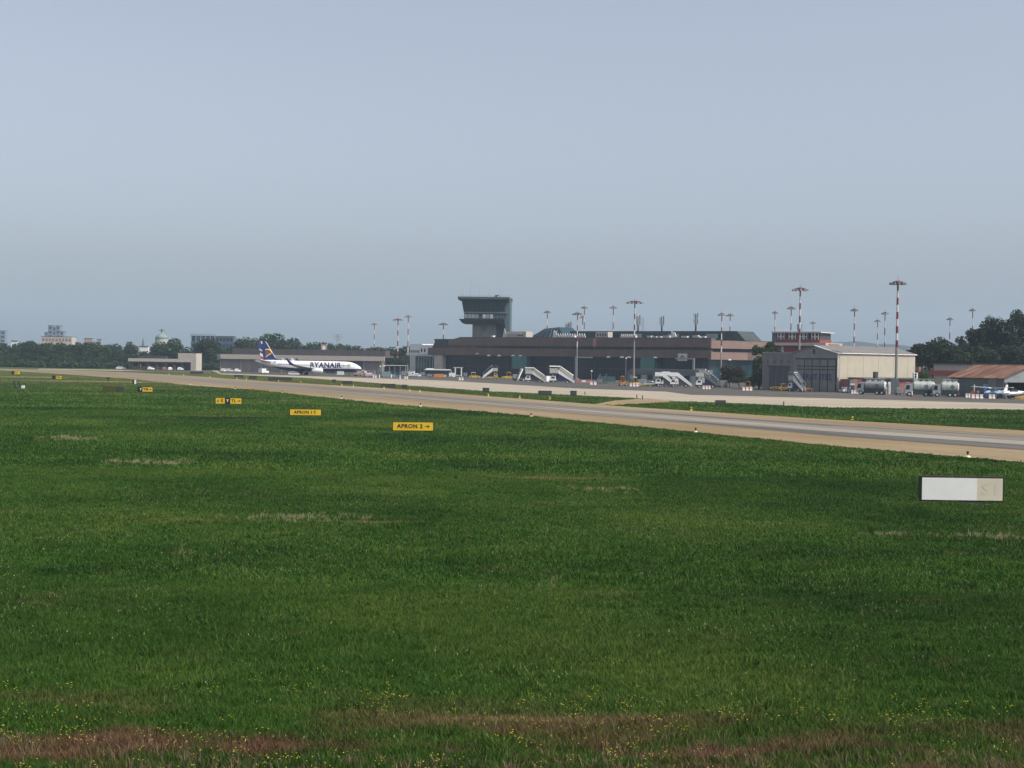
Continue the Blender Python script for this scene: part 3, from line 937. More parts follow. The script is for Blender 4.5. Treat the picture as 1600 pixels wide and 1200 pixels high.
far_block('house', 'white low house half hidden by trees left of the pavilion', 216, 231, 542, 900, white_paint, 1, 4)
far_block('house', 'low white house at the left edge below the trees', 0, 21, 546, 860, white_paint, 1, 5)
office = far_block('office_block', 'blue glass office block behind the trees right of the pavilion', 298, 364, 526, 1050, M('office_blue', (.06, .10, .16), .4, .15, .1), 5, 12, rz=R(3))
fm = M('office_grey', (.30, .34, .38), .6, .1)
fb = MB(); mo = 1049 / FPX; zo = W(316, 524, 1049).z - W(316, 527, 1049).z
zr = W(331, 526, 1050).z
for k in range(6):
    fb.box(-14.3 + k * 3.2, -13.9 + k * 3.2, -.6, -.2, zr - 3.6, zr + 1.1)
fb.box(-14.6, 2.4, -.9, 3.0, zr + 1.1, zr + 1.6)
fb.build('roof_frame', fm, office)
far_block('signal_house', 'small red and white striped hut above the trees behind the airliner', 501, 510, 537, 800, M('hut_pink', (.38, .25, .24), .8, .1), 3, 1, wmat=white_paint)
# dome church
dp = B(252, 1300)
ch = thing('domed_church', 'pale green domed church with a cross above the trees', 'church', dp)
mpd = 1300 / FPX
zc = lambda py: W(252, py, 1300).z
MB().cyl((0, 0, 0), (0, 0, zc(529)), 10 * mpd, 10 * mpd, 16).build('drum', M('church_stone', (.42, .41, .38), .8, .1), ch)
MB().lathe([(10.5 * mpd, zc(529)), (9 * mpd, zc(526)), (6 * mpd, zc(523)), (2 * mpd, zc(521)), (1 * mpd, zc(519.8))], 16).build('dome', M('copper_green', (.20, .28, .265), .7, .1), ch, smooth=True)
MB().cyl((0, 0, zc(520)), (0, 0, zc(514)), .6, .5, 8).box(-2.6, 2.6, -.35, .35, zc(516.5), zc(515.7)).build('cross', dark_grey, ch)
sp = thing('church_spire', 'thin dark spire between two trees left of the dome', 'spire', B(223.4, 1300))
MB().lathe([(1.1, 0), (1.1, zc(538)), (.15, zc(528))], 8).build('spire', M('spire_grey', (.14, .16, .19), .8, .1), sp)
py_ = thing('lattice_pylon', 'faint lattice pylon above the trees behind the airliner', 'pylon', B(527.5, 1250))
b = MB(); zz = lambda y: W(527, y, 1250).z
for s in (-1, 1):
    b.bar((s * 3, 0, 0), (s * .5, 0, zz(522)), .3)
for y, w_ in ((523, 3.8), (526.5, 4.4), (530, 3.0)):
    b.bar((-w_, 0, zz(y)), (w_, 0, zz(y)), .3)
for k in range(8):
    f0, f1 = k / 8, (k + 1) / 8; h = zz(522)
    b.bar((-(3 - 2.5 * f0), 0, h * f0), (3 - 2.5 * f1, 0, h * f1), .2); b.bar(((3 - 2.5 * f0), 0, h * f0), (-(3 - 2.5 * f1), 0, h * f1), .2)
b.build('lattice', steel, py_)

# ------------------------------------------------------------------ floodlight masts
def mast(px, ytop, D, head_px, label, bands=8, slim=1.0, grey_from=0.52, group='red and white floodlight masts'):
    top = W(px, ytop, D)
    h = top.z
    base = Vector((top.x, D, 0))
    o = thing('floodlight_mast', label, 'mast', base, random.uniform(0, 1), group)
    r0, r1 = .31 * slim, .18 * slim
    zb = h * (1 - grey_from)
    def rad(z): return r0 + (r1 - r0) * z / h
    MB().cyl((0, 0, 0), (0, 0, .5), .8, .8, 12).build('footing', grey_concrete, o)
    MB().cyl((0, 0, .501), (0, 0, zb), rad(.5), rad(zb), 10).build('lower_pole', M('mast_grey', (.24, .24, .23), .6, .12, 1.0), o)
    n = bands
    for k in range(n):
        z0 = zb + (h - zb) * k / n; z1 = zb + (h - zb) * (k + 1) / n
        MB().cyl((0, 0, z0 + .001), (0, 0, z1), rad(z0), rad(z1), 10).build('painted_band', mast_red if (n - k) % 2 else mast_white, o)
    hw = head_px / 2 * D / FPX
    hd_ = MB().lathe([(hw * .25, h), (hw * .62, h + .15), (hw * .66, h + .42), (hw * .2, h + .75)], 14)
    ho = hd_.build('lamp_ring', M('ring_red', (.22, .10, .09), .6, .12), o)
    n = 10
    for k in range(n):
        a = 2 * math.pi * k / n
        ca, sa = math.cos(a), math.sin(a)
        lamp = MB()
        lamp.bar((ca * hw * .6, sa * hw * .6, h + .25), (ca * hw * .85, sa * hw * .85, h + .1), .09)
        cxx, cyy = ca * hw * .88, sa * hw * .88
        lamp.taper((cxx - .36, cxx + .36, cyy - .36, cyy + .36), (cxx - .2, cxx + .2, cyy - .2, cyy + .2), h - .28, h + .22)
        lamp.build('floodlight', M('lamp_housing', (.14, .15, .16), .5, .1), ho)
    MB().cyl((0, 0, h + .7), (0, 0, h + 1.9), .06, .04, 6).build('lightning_rod', steel, o)
    return o
mast(1403, 443, 371, 25, 'tallest red and white floodlight mast, standing before the cream hangar wall', 9, 1.25, .58)
mast(1250.5, 453, 425, 25, 'large red and white floodlight mast rising behind the hangar gable', 7, 1.1, .46)
mast(992, 473, 507, 27, 'red and white floodlight mast right in front of the middle of the terminal', 7, 1.05, .48)
mast(902.5, 491, 565, 15, 'thin floodlight mast in front of the terminal, next to two masts behind', 6, .9, .5)
mast(1128, 492, 530, 11, 'floodlight mast in front of the sunlit pink terminal wing', 6, .9, .55)
mast(1141, 493, 640, 11, 'thin floodlight mast behind the roof of the pink terminal wing', 6, .9, .5)
mast(1236.4, 482, 560, 13, 'floodlight mast behind the red office, left of the large mast', 6, .9, .6)
mast(1211, 489, 640, 8, 'small floodlight mast behind the left corner of the red office', 6, .9, .6)
mast(1270.5, 505, 800, 9, 'short looking floodlight mast above the right end of the red office', 5, .9, .6)
mast(1335.3, 485, 560, 11, 'floodlight mast behind the middle of the cream hangar roof', 7, .95, .62)
mast(1383, 490, 600, 10, 'right one of the two masts behind the right end of the hangar roof', 6, .95, .62)
mast(1371.5, 502, 680, 9, 'left and lower one of two masts behind the right end of the hangar roof', 6, .95, .62)
mast(1484.5, 499, 640, 9, 'small floodlight mast between the round pine and the tall dark trees', 6, .95, .62)
mast(1520, 485, 600, 9, 'small floodlight mast sticking out of the tall trees at right', 6, .95, .62)
mast(958.5, 481, 650, 11, 'floodlight mast behind the terminal roof, left of the mast in the middle', 6, .95, .62)
mast(855.3, 488, 690, 10, 'floodlight mast behind the terminal roof beside the glass skylight', 6, .95, .62)
mast(913.3, 481, 660, 9, 'taller of two masts behind the terminal roof right of the skylight', 6, .9, .62)
mast(910.5, 496, 700, 8, 'lower of two masts behind the terminal roof right of the skylight', 5, .9, .62)
mast(622, 500, 700, 16, 'floodlight mast right of the long warehouse, the nearer of a pair', 7, 1.15, .68)
mast(638, 495, 740, 10, 'thin tall floodlight mast beside the white block left of the terminal', 7, 1.0, .75)
mast(693, 507, 700, 15, 'floodlight mast behind the stepped left end of the terminal', 6, 1.1, .6)
mast(585, 507, 880, 9, 'faint far floodlight mast above the trees behind the warehouse', 7, 1.0, .75)

# telecom poles on the terminal roof
def antenna_pole(px, y0, y1, D, label, lattice=False):
    b0 = W(px, y1, D); h = W(px, y0, D).z - b0.z
    base = Vector((b0.x, D, 0))
    o = thing('telecom_mast', label, 'antenna', base)
    if lattice:
        b = MB()
        for s in (-.35, .35):
            for q in (-.35, .35): b.bar((s, q, 0), (s, q, b0.z + h), .06)
        n = 24
        for k in range(n):
            z0, z1 = (b0.z + h) * k / n, (b0.z + h) * (k + 1) / n
            b.bar((-.35, -.35, z0), (.35, -.35, z1), .05); b.bar((.35, .35, z0), (-.35, .35, z1), .05)
        b.build('lattice', steel, o)
    else:
        MB().cyl((0, 0, 0), (0, 0, b0.z + h), .55, .3, 8).build('pole', dark_grey, o)
        for k in range(3):
            a = 2.1 * k + .5
            for zz_ in (.62, .92):
                z = b0.z + h * zz_
                MB().box(-.14, .14, -.1, .1, -.9, .9).build('panel_antenna', pale_steel if k else dark_grey, o, (math.cos(a) * .75, math.sin(a) * .75, z), a)
                MB().bar((0, 0, z), (math.cos(a) * .7, math.sin(a) * .7, z), .06).build('bracket', dark_grey, o)
    return o
antenna_pole(997, 494, 520, 580, 'dark telecom pole just right of the middle floodlight mast')
antenna_pole(1004, 496, 522, 610, 'thin lattice radio mast beside the dark telecom pole', True)
antenna_pole(1034, 495, 520, 580, 'dark telecom pole standing alone on the middle of the terminal roof')
antenna_pole(1087, 490, 522, 575, 'tallest telecom pole with panel antennas near the right end of the terminal roof')
antenna_pole(886.3, 506, 519, 620, 'left one of two short dark chimneys behind the white roof trusses')
antenna_pole(889.5, 504.5, 519, 620, 'right one of two short dark chimneys behind the white roof trusses')

# ------------------------------------------------------------------ taxiway signs
def sign(px0, px1, ytop, ybot, panels, label, rz=0.0, legs=True, thick=.28, frame=sign_frame, facecol=None, group='taxiway guidance signs'):
    g = G((px0 + px1) / 2, ybot + (2.6 if px1 - px0 > 100 else 1.3))
    D = g.y; w = (px1 - px0) * D / FPX
    zb, zt = W((px0 + px1) / 2, ybot, D).z, W((px0 + px1) / 2, ytop, D).z
    zb = max(zb, .06)
    o = thing('taxiway_sign', label, 'sign', g, rz, group)
    box('cabinet', frame, o, -w / 2, w / 2, 0, thick, zb, zt)
    if legs:
        for f in (-.38, 0, .38):
            box('leg', dark_grey, o, w * f - .04, w * f + .04, thick * .35, thick * .65, .046, zb - .002)
    hh = zt - zb
    bd = (.075 if px1 - px0 > 100 else .055) * max(1, D / 130) ** .3
    if legs: box('pad', dark_grey, o, -w / 2 - .1, w / 2 + .1, -.15, thick + .15, -.05, .045)
    for p in panels:
        f0, f1, mat_ = p[0], p[1], p[2]
        x0, x1 = -w / 2 + w * f0 + bd, -w / 2 + w * f1 - bd
        if p[3] == 'join': x1 += bd; 
        if p[3] == 'joinr': x0 -= bd
        pn = box('panel', mat_, o, x0, x1, -.03, -.002, zb + bd, zt - bd)
        for it in p[4:]:
            if it[0] == 'text':
                _, s_, fx, size, mt = it
                me = text_mesh(s_, size * hh * 1.08, mt, .001, (.026 if mt is not faint else .0) * hh, 1.12)
                put('lettering', me, pn, (x0 + (x1 - x0) * fx, -.036, zb + hh * .5))
            else:
                _, fx, ang, L_, mt = it
                arrow(None, ang, L_ * hh * 1.25, .085 * hh, .006, mt, pn, (x0 + (x1 - x0) * fx, -.031, zb + hh * .5))
    return o
K = black_paint
SY = sign_yellow
white_face = M('sign_white', (.80, .80, .77), .6, .06, .8)
beige_face = M('sign_beige', (.64, .585, .455), .6, .06, .8)
faint = M('sign_faint', (.612, .56, .435), .6, .05, .8)
sign(1437.5, 1568.5, 744.5, 784, [(0, .675, white_face, 'join'), (.675, 1, beige_face, 'joinr', ('text', 'S', .30, .55, faint), ('text', '1', .72, .55, faint))],
     'large blank white and beige sign in a black frame on the grass at right', 0, True, .34)
trim = M('sign_trim', (.70, .70, .66), .6, .05)
sg = sign(613, 677.5, 659, 673.5, [(0, 1, SY, '', ('text', 'APRON 2', .42, .56, K), ('arrow', .86, 0, .42, K))], 'yellow sign reading APRON 2 with an arrow to the right', R(6))
sign(452.5, 502, 639, 649.5, [(0, 1, SY, '', ('text', 'APRON 1', .43, .56, K), ('arrow', .80, math.pi / 2, .48, K))], 'yellow sign reading APRON 1 with an arrow pointing up', R(6))
sign(336.5, 377.5, 621.3, 631.5, [(0, .38, SY, '', ('arrow', .27, R(225), .4, K), ('text', 'E', .70, .58, K)), (.38, .55, K, '', ('text', 'T', .5, .46, white_paint)),
     (.55, 1, SY, '', ('text', 'TL', .30, .58, K), ('arrow', .78, 0, .4, K))], 'yellow and black sign reading E, T and TL with two arrows', R(6))
sign(215, 238.5, 604.5, 612.5, [(0, .3, K, '', ('text', 'T', .75, .5, white_paint)), (.3, 1, SY, '', ('text', 'TM', .32, .6, K), ('arrow', .78, 0, .45, K))],
     'yellow and black sign reading TM with an arrow to the right', R(6))
olive = M('sign_olive', (.10, .075, .02), .8, .25, 2)
sign(160, 194.5, 604.3, 611.5, [(0, .62, olive, ''), (.62, 1, dark_grey, '')], 'unlit brown and black sign seen from behind, left of the TM sign', R(-4), frame=M('sign_brown', (.07, .055, .02), .8, .2))
sign(81.5, 97, 586.8, 592.5, [(0, .32, K, ''), (.34, 1, SY, '', ('text', 'TM', .32, .6, K), ('arrow', .78, 0, .45, K))], 'small far yellow and black sign near the far left of the taxiway', R(6))
sign(18, 31.5, 579.6, 585, [(0, .3, K, ''), (.3, 1, SY, '', ('text', 'TN', .32, .6, K))], 'farthest yellow and black sign, at the left edge of the field', R(6))
# trim strip round the blank sign
# backs of signs facing away, in the strip beyond the taxiway
BACKS = [(297, 317, 580.8, 584.2, 'dark sign back on the grass in front of the pavilion'),
         (366, 380, 586, 589.3, 'low dark sign back below the warehouse, leftmost in the far strip'),
         (389, 401, 588, 591.8, 'dark sign back left of the airliner tail in the far strip'),
         (418, 456, 590.3, 594.3, 'longest dark sign back, in the grass below the airliner'),
         (519, 524.5, 593.2, 597.6, 'narrow dark sign back in the grass below the airliner nose'),
         (535, 550.5, 595.5, 599.6, 'black sign back just right of the narrow one below the airliner nose'),
         (595, 618, 600, 604.8, 'wide dark sign back in the grass below the right end of the warehouse'),
         (628, 636, 601.5, 606, 'small grey sign back right of the wide one, left of the bus'),
         (754, 764.5, 606.5, 612.2, 'square dark sign back in the grass below the yellow stair truck'),
         (841, 862, 611, 617, 'wide black sign back in the grass below the covered stair trucks'),
         (891, 901, 611, 618, 'square grey sign back right of the wide black one, mid strip'),
         (1118, 1134, 626, 632, 'grey sign back in the grass before the pale apron at right')]
for p0, p1, y0, y1, lab in BACKS:
    o = sign(p0, p1, y0, y1, [], lab, R(random.uniform(-4, 4)), True, .3, M('sign_back', (.035, .042, .042), .7, .2), group='dark sign backs in the far grass strip')
    D = o.location.y; w = (p1 - p0) * D / FPX
    z1 = W((p0 + p1) / 2, y0, D).z
    box('top_rail', black_paint, o, -w / 2 - .03, w / 2 + .03, -.03, .32, z1 + .002, z1 + .06)
    for f in split(-w / 2, w / 2, max(1, int(w / 1.3))):
        box('rear_panel', M('sign_back2', (.05, .056, .054), .7, .15), o, f[0] + .06, f[1] - .06, -.035, -.005, .28, z1 - .08)

# ------------------------------------------------------------------ taxiway edge lights, posts, small field boxes
lampglass = {'y': M('lamp_yellow', (.85, .55, .08), .3, .05), 'w': M('lamp_cream', (.80, .76, .55), .3, .05)}
def edge_light(px, py, label, top='k', group='edge lights on the taxiway margins'):
    g = G(px, py); k = max(1.0, g.y / 150)
    s = min(k, 1.0) * .95
    o = thing('edge_light', label, 'edge light', g, 0, group)
    MB().lathe([(.22 * s, 0.02), (.22 * s, .06), (.15 * s, .14), (.06 * s, .16)], 10).build('base', lampglass['w' if top == 'k' else 'y'], o)
    MB().cyl((0, 0, .15), (0, 0, .30), .04, .04, 6).build('stem', dark_grey, o)
    MB().lathe([(.07 * s, .28), (.10 * s, .33), (.10 * s, .42), (.03 * s, .48)], 8).build('lamp', black_paint if top == 'k' else lampglass[top], o)
for px, py, d in ((1512, 715, 'right of the blank white sign'), (1087, 676, 'in the middle of the near edge'), (830, 651.5, 'right of the APRON 2 sign'), (657, 635.2, 'above the yellow sign with right arrow'),
                  (533.5, 623, 'right above the sign with an up arrow'), (441, 614, 'left above the sign with an up arrow'), (368, 608, 'above the E and TL sign'), (297, 600.5, 'right of the TM sign')):
    edge_light(px, py, 'black topped light on the near taxiway edge ' + d, 'k')
ORD = ['first', 'second', 'third', 'fourth', 'fifth', 'sixth', 'seventh', 'eighth', 'ninth', 'tenth', 'eleventh', 'twelfth', 'thirteenth', 'fourteenth', 'fifteenth', 'sixteenth', 'seventeenth', 'eighteenth', 'nineteenth', 'twentieth']
for q, (px, py) in enumerate(((1332, 657), (1080, 641.5), (958, 633), (859, 624), (812, 622.7), (763, 619.5), (656, 613), (640, 611.3), (600, 607.3), (552, 604.5), (534, 603.5), (470, 598.3), (435, 596.6), (418, 595), (385, 593.6), (370, 592.6), (328, 590), (287, 586.6), (264, 586.2))):
    lab = {1332: 'nearest yellow edge light on the far taxiway edge at right', 1080: 'yellow edge light on the far taxiway edge below the grey sign back',
           958: 'yellow edge light at the paved gap in the far grass strip'}.get(px, ORD[q] + ' light from the right along the far edge of the taxiway')
    edge_light(px, py, lab, 'y' if px in (1332, 1080, 958, 859, 640) else 'w', 'yellow lights along the far taxiway edge')
for px, y0, y1, d in ((914, 613, 617.2, 'below the barrier left of the middle mast'), (995, 617.5, 623, 'left one of the pair at the end of the grass strip'), (1004, 619, 624.5, 'right one of the pair at the end of the grass strip'), (1224.5, 628.5, 634.5, 'alone at the edge of the pale apron')):
    g = G(px, y1)
    o = thing('marker_post', 'short dark marker post ' + d, 'post', g, 0, 'marker posts at the apron edge')
    h = W(px, y0, g.y).z
    MB().cyl((0, 0, -.05), (0, 0, h), .09, .09, 8).build('post', dark_grey, o)
    MB().cyl((0, 0, h + .001), (0, 0, h + .12), .13, .08, 8).build('cap', black_paint, o)
# little instruments on the far left grass
g = G(33, 607.5)
o = thing('field_instrument', 'white box with two black tilted rods on the far left grass', 'instrument', g)
box('box', white_paint, o, .1, .6, -.25, .25, 0, .62)
for x in (-1.4, -.55):
    MB().cyl((x + .5, 0, 0), (x, 0, 1.5), .11, .14, 8).build('rod', black_paint, o)
MB().bar((-1.1, 0, .55), (-.05, 0, .45), .07).build('crossbar', steel, o)
g = G(169, 597)
o = thing('windvane_post', 'tiny black post with a crossbar on the grass left of the taxiway', 'post', g)
MB().cyl((0, 0, 0), (0, 0, .9), .13, .13, 8).build('post', black_paint, o)
box('crossbar', black_paint, o, -.55, .45, -.1, .1, .901, 1.15)
g = G(210, 600.5)
o = thing('field_cabinet', 'white and black upright cabinet above the TM sign', 'cabinet', g)
box('white_side', white_paint, o, 0, .3, -.2, .3, 0, 1.0)
box('black_side', black_paint, o, -.42, -.01, -.2, .3, 0, 1.02)
for px, py, d in ((228, 596.6, 'middle'), (233, 597.2, 'rightmost'), (219, 596.3, 'leftmost')):
    g = G(px, py)
    o = thing('ground_marker', d + ' of three low dark markers at the taxiway edge above the TM sign', 'marker', g, 0, 'low dark markers above the TM sign')
    MB().lathe([(.28, 0), (.26, .25), (.1, .4)], 8).build('cone', dark_grey, o)

# ------------------------------------------------------------------ red and white barriers
def barrier(px0, px1, ybot, label, h=.95, rz=0.0):
    g = G((px0 + px1) / 2, ybot); w = max(1.0, (px1 - px0) * g.y / FPX)
    o = thing('concrete_barrier', label, 'barrier', g, rz, 'red and white barriers on the apron')
    prof = [(-.3, 0), (.3, 0), (.3, .15), (.14, .4), (.1, h), (-.1, h), (-.14, .4), (-.3, .15)]
    n = max(2, int(round(w / .55)))
    if n % 2 == 0: n += 1
    for k in range(n):
        cuts = [0]
        for q in range(n): cuts.append(cuts[-1] + (1.5 if q % 2 == 0 else .7))
        a, b_ = -w / 2 + w * cuts[k] / cuts[-1], -w / 2 + w * cuts[k + 1] / cuts[-1]
        MB().prismx(prof, a + .003, b_ - .003).build('painted_block', M('barrier_white', (.66, .62, .58), .7, .12) if k % 2 == 0 else M('barrier_red', (.30, .07, .06), .7, .2), o)
    for x in (-w * .3, w * .3):
        box('foot', dark_grey, o, x - .12, x + .12, -.34, .34, -.03, .06)
    return o
for p0, p1, y, lab in ((582.5, 588.5, 590.4, 'leftmost red and white barrier, below the warehouse end'), (632, 637.5, 592.3, 'red and white barrier between the warehouse and the bus'),
                       (717, 724, 594.5, 'red and white barrier in front of the white tug by the bus'), (922, 932, 601.6, 'red and white barrier left of the orange loader'),
                       (984, 997.5, 604.2, 'red and white barrier below the middle floodlight mast'), (1098, 1110, 608.3, 'red and white barrier before the ribbed stair truck'),
                       (1160, 1175, 610.6, 'red and white barrier before the shrubs beside the annex'), (1337, 1347.5, 616.2, 'red and white barrier left of the silver fuel truck'),
                       (1331, 1336, 615.6, 'short barrier piece left of the barrier by the silver fuel truck'), (1518, 1535.5, 623, 'longest red and white barrier, in front of the rusty barn'),
                       (1510, 1514.5, 621.7, 'short barrier piece left of the longest barrier by the barn'), (1545, 1554.5, 623.3, 'red and white barrier in front of the light blue aeroplane')):
    barrier(p0, p1, y, lab)

# ------------------------------------------------------------------ airliners
def paint_two_tone(name, top, bottom, a, slope, tailrise):
    mt, nt, b = mat_nodes(name)
    N = nt.nodes.new; L = nt.links.new
    tc = N('ShaderNodeTexCoord'); sp = N('ShaderNodeSeparateXYZ'); L(tc.outputs['Object'], sp.inputs[0])
    # paint line: z > a, lifted towards the tail
    mr = N('ShaderNodeMapRange'); L(sp.outputs['X'], mr.inputs[0])
    mr.inputs['From Min'].default_value = -15; mr.inputs['From Max'].default_value = -4
    mr.inputs['To Min'].default_value = tailrise; mr.inputs['To Max'].default_value = 0
    s1 = N('ShaderNodeMath'); s1.operation = 'SUBTRACT'; L(sp.outputs['Z'], s1.inputs[0]); L(mr.outputs[0], s1.inputs[1])
    gt = N('ShaderNodeMath'); gt.operation = 'GREATER_THAN'; L(s1.outputs[0], gt.inputs[0]); gt.inputs[1].default_value = a
    mx = N('ShaderNodeMix'); mx.data_type = 'RGBA'; L(gt.outputs[0], mx.inputs[0])
    mx.inputs[6].default_value = (*bottom, 1); mx.inputs[7].default_value = (*top, 1)
    L(mx.outputs[2], b.inputs['Base Color']); b.inputs['Roughness'].default_value = .3
    return mt
navy = (.012, .025, .10)
fus_mat = paint_two_tone('airliner_white_navy', (.80, .80, .80), navy, 2.5, 0, .55)
fus_mat2 = paint_two_tone('airliner_plain', (.78, .78, .78), (.5, .5, .52), 1.7, 0, .5)
navy_tail = M('navy_tail', (.014, .03, .16), .35, .05)
air_white = M('air_white', (.80, .80, .79), .35, .04)
wing_grey = M('wing_grey', (.36, .38, .40), .4, .08)
harp_yellow = M('harp_yellow', (.80, .50, .04), .5, .05)
harp_orange = M('harp_orange', (.55, .25, .04), .5, .05)

def airliner(label, loc, rz, fmat, finmat, main):
    o = thing('airliner', label, 'aircraft', loc, rz)
    # nose at +x (x = 19.7), tail cone at x = -19.8 ; fuselage axis z ~ 3.3
    st = [(-19.8, .15, 4.95), (-19.0, .42, 4.85), (-17, .85, 4.6), (-14, 1.35, 4.15), (-10.5, 1.75, 3.65), (-7, 1.92, 3.36), (-3, 1.95, 3.3), (6, 1.95, 3.3), (12.5, 1.95, 3.3),
          (14.5, 1.90, 3.26), (16, 1.76, 3.16), (17.2, 1.5, 3.02), (18.3, 1.12, 2.85), (19.2, .65, 2.72), (19.7, .12, 2.66)]
    n = 24
    rings = []
    for x, r, zc_ in st:
        rings.append([(x, r * .97 * math.cos(2 * math.pi * i / n), zc_ + r * 1.03 * math.sin(2 * math.pi * i / n)) for i in range(n)])
    fo = MB().loft(rings).build('fuselage', fmat, o, smooth=True)
    # cockpit glazing
    cg = MB()
    for s in (-1, 1):
        cg.add([(17.35, s * 1.16, 3.55), (18.35, s * .62, 3.3), (18.0, s * .55, 3.78), (17.1, s * .95, 4.05)], [(0, 1, 2, 3)])
        cg.add([(18.4, s * .6, 3.32), (18.55, s * .05, 3.32), (18.1, s * .05, 3.86), (18.03, s * .53, 3.8)], [(0, 1, 2, 3)])
    cg.v = [(x + .06, y * 1.07, z + .05) for x, y, z in cg.v]
    cg.build('cockpit_window', glass_dark, fo)
    wmesh = MB().box(-.13, .13, -.02, .02, -.19, .19).mesh('window', glass_dark)
    for k in range(46):
        x = -11.5 + k * .58
        rr = 1.95 * .97 if x > -7 else 1.95 * .97 - (-7 - x) * .045
        zc_ = 3.3 if x > -7 else 3.3 + (-7 - x) * .05
        for s in ((-1,) if not main else (-1, 1)):
            put('window', wmesh, fo, (x, s * rr * .985, zc_ + .45))
    for x in (15.2, -13.0):
        box('door', M('door_line', (.62, .62, .63), .4, .04), fo, x - .42, x + .42, -1.86 if x > 0 else -1.48, -1.80 if x > 0 else -1.2, 2.7 if x > 0 else 3.6, 4.4 if x > 0 else 5.1)
    # fin with dorsal fillet: tall swept blade with real thickness
    fin = [(-18.9, 5.0), (-9.6, 5.28), (-11.8, 5.75), (-13.2, 6.35), (-17.3, 12.4), (-19.6, 12.5), (-19.2, 11.5)]
    b = MB()
    b.prism([(-17.3, 4.95), (-9.0, 5.15), (-12.2, 5.75), (-13.1, 6.3), (-16.9, 12.45), (-18.8, 12.5), (-18.0, 8.8)], -.17, .17)
    fo2 = b.build('tail_fin', finmat, o)
    MB().prism([(-13.05, 6.3), (-12.8, 6.3), (-16.6, 12.5), (-16.9, 12.5)], -.1, .1).build('leading_edge', air_white, fo2)
    # stabilisers, wings
    for s in (-1, 1):
        st_ = MB()
        a = [(-17.9, s * .6, 4.75), (-13.9, s * .6, 4.75), (-17.6, s * 7.0, 5.45), (-18.9, s * 7.0, 5.45)]
        th = .16
        st_.loft([[(p[0], p[1], p[2] + (th if k < 2 else .06)) for k, p in enumerate(a)], [(p[0], p[1], p[2] - (th if k < 2 else .06)) for k, p in enumerate(a)]])
        st_.build('stabiliser', wing_grey, o)
        wg = MB()
        sec = [(-3.6, 5.2, 1.5, 2.15, .55), (-3.4, 1.6, 5.8, 2.62, .32), (-5.6, -3.6, 16.4, 3.72, .12)]
        rings = []
        for x0, x1, y, z, th in sec:
            ch = x1 - x0
            rings.append([(x0, s * y, z), (x0 + ch * .3, s * y, z + th * .5), (x0 + ch * .75, s * y, z + th * .55), (x1, s * y, z + .02), (x0 + ch * .75, s * y, z - th * .45), (x0 + ch * .3, s * y, z - th * .25)])
        wo = wg.loft(rings).build('wing', wing_grey, o)
        wl_ = MB()
        wl_.loft([[(-5.6, s * 16.4, 3.72), (-3.6, s * 16.4, 3.72), (-3.6, s * 16.3, 3.85), (-5.6, s * 16.3, 3.85)],
                  [(-6.0, s * 16.95, 4.2), (-4.5, s * 16.95, 4.2), (-4.5, s * 16.85, 4.25), (-6.0, s * 16.85, 4.25)],
                  [(-7.3, s * 17.25, 6.3), (-6.7, s * 17.25, 6.3), (-6.7, s * 17.17, 6.3), (-7.3, s * 17.17, 6.3)]])
        wl_.build('winglet', navy_tail if main else air_white, wo)
        # engine
        en = [(5.6, .80), (5.3, .98), (4.2, 1.06), (2.8, 1.0), (1.6, .72), (1.2, .5)]
        ey, ez = s * 4.83, 1.62
        rings = [[(x, ey + r * math.cos(2 * math.pi * i / 14), ez + r * .95 * math.sin(2 * math.pi * i / 14)) for i in range(14)] for x, r in en]
        eo = MB().loft(rings).build('engine', air_white, o, smooth=True)
        MB().cyl((5.62, ey, ez), (5.3, ey, ez), .72, .7, 14).build('intake', black_paint, eo)
        box('pylon', air_white, eo, 1.0, 4.0, ey - .15, ey + .15, 2.4, 2.95)
    # gear
    for x, y in ((-1.2, -2.85), (-1.2, 2.85), (15.0, 0)):
        ge = MB().cyl((x, y, .4), (x, y, 2.2), .12, .14, 8).build('landing_gear', steel, o)
        for s in (-.35, .35):
            MB().cyl((x, y + s - .17, .52), (x, y + s + .17, .52), .52, .52, 14).build('wheel', rubber, ge)
    return o, fo, fo2

pl, fo, fin = airliner('white and navy airliner lettered RYANAIR parked before the long warehouse', B(483.5, 585) + Vector((0, 0, .05)), R(2), fus_mat, navy_tail, True)
# lettering wrapped on the fuselage side
def wrapped_text(s_, size, x, zmid, mat):
    me = text_mesh(s_, size, mat, 0, .035 * size, 1.06)
    bm = bmesh.new(); bm.from_mesh(me)
    for k in range(-12, 13):
        g_ = bm.verts[:] + bm.edges[:] + bm.faces[:]
        bmesh.ops.bisect_plane(bm, geom=g_, plane_co=(0, 0, k * .12), plane_no=(0, 0, 1))
    for v in bm.verts:
        z = v.co.z + zmid - 3.3
        v.co = (v.co.x + x, -(math.sqrt(max(.05, 1 - (z / (1.95 * 1.03)) ** 2)) * 1.95 * .97 + .03), z + 3.3)
    bm.to_mesh(me); bm.free()
    return me
put('lettering', wrapped_text('RYANAIR', 2.7, 6.2, 3.72, M('letter_navy', (.012, .02, .09), .4, .0)), fo)
ring = MB()
for k in range(7):
    a0, a1 = -1.9 + k * .5, -1.9 + (k + 1) * .5
    ring.bar((12.6 + .6 * math.cos(a0), -1.86, 3.7 + .62 * math.sin(a0)), (12.6 + .6 * math.cos(a1), -1.86, 3.7 + .62 * math.sin(a1)), .07)
ring.build('small_emblem', M('emblem_grey', (.25, .27, .33), .5, 0), fo)
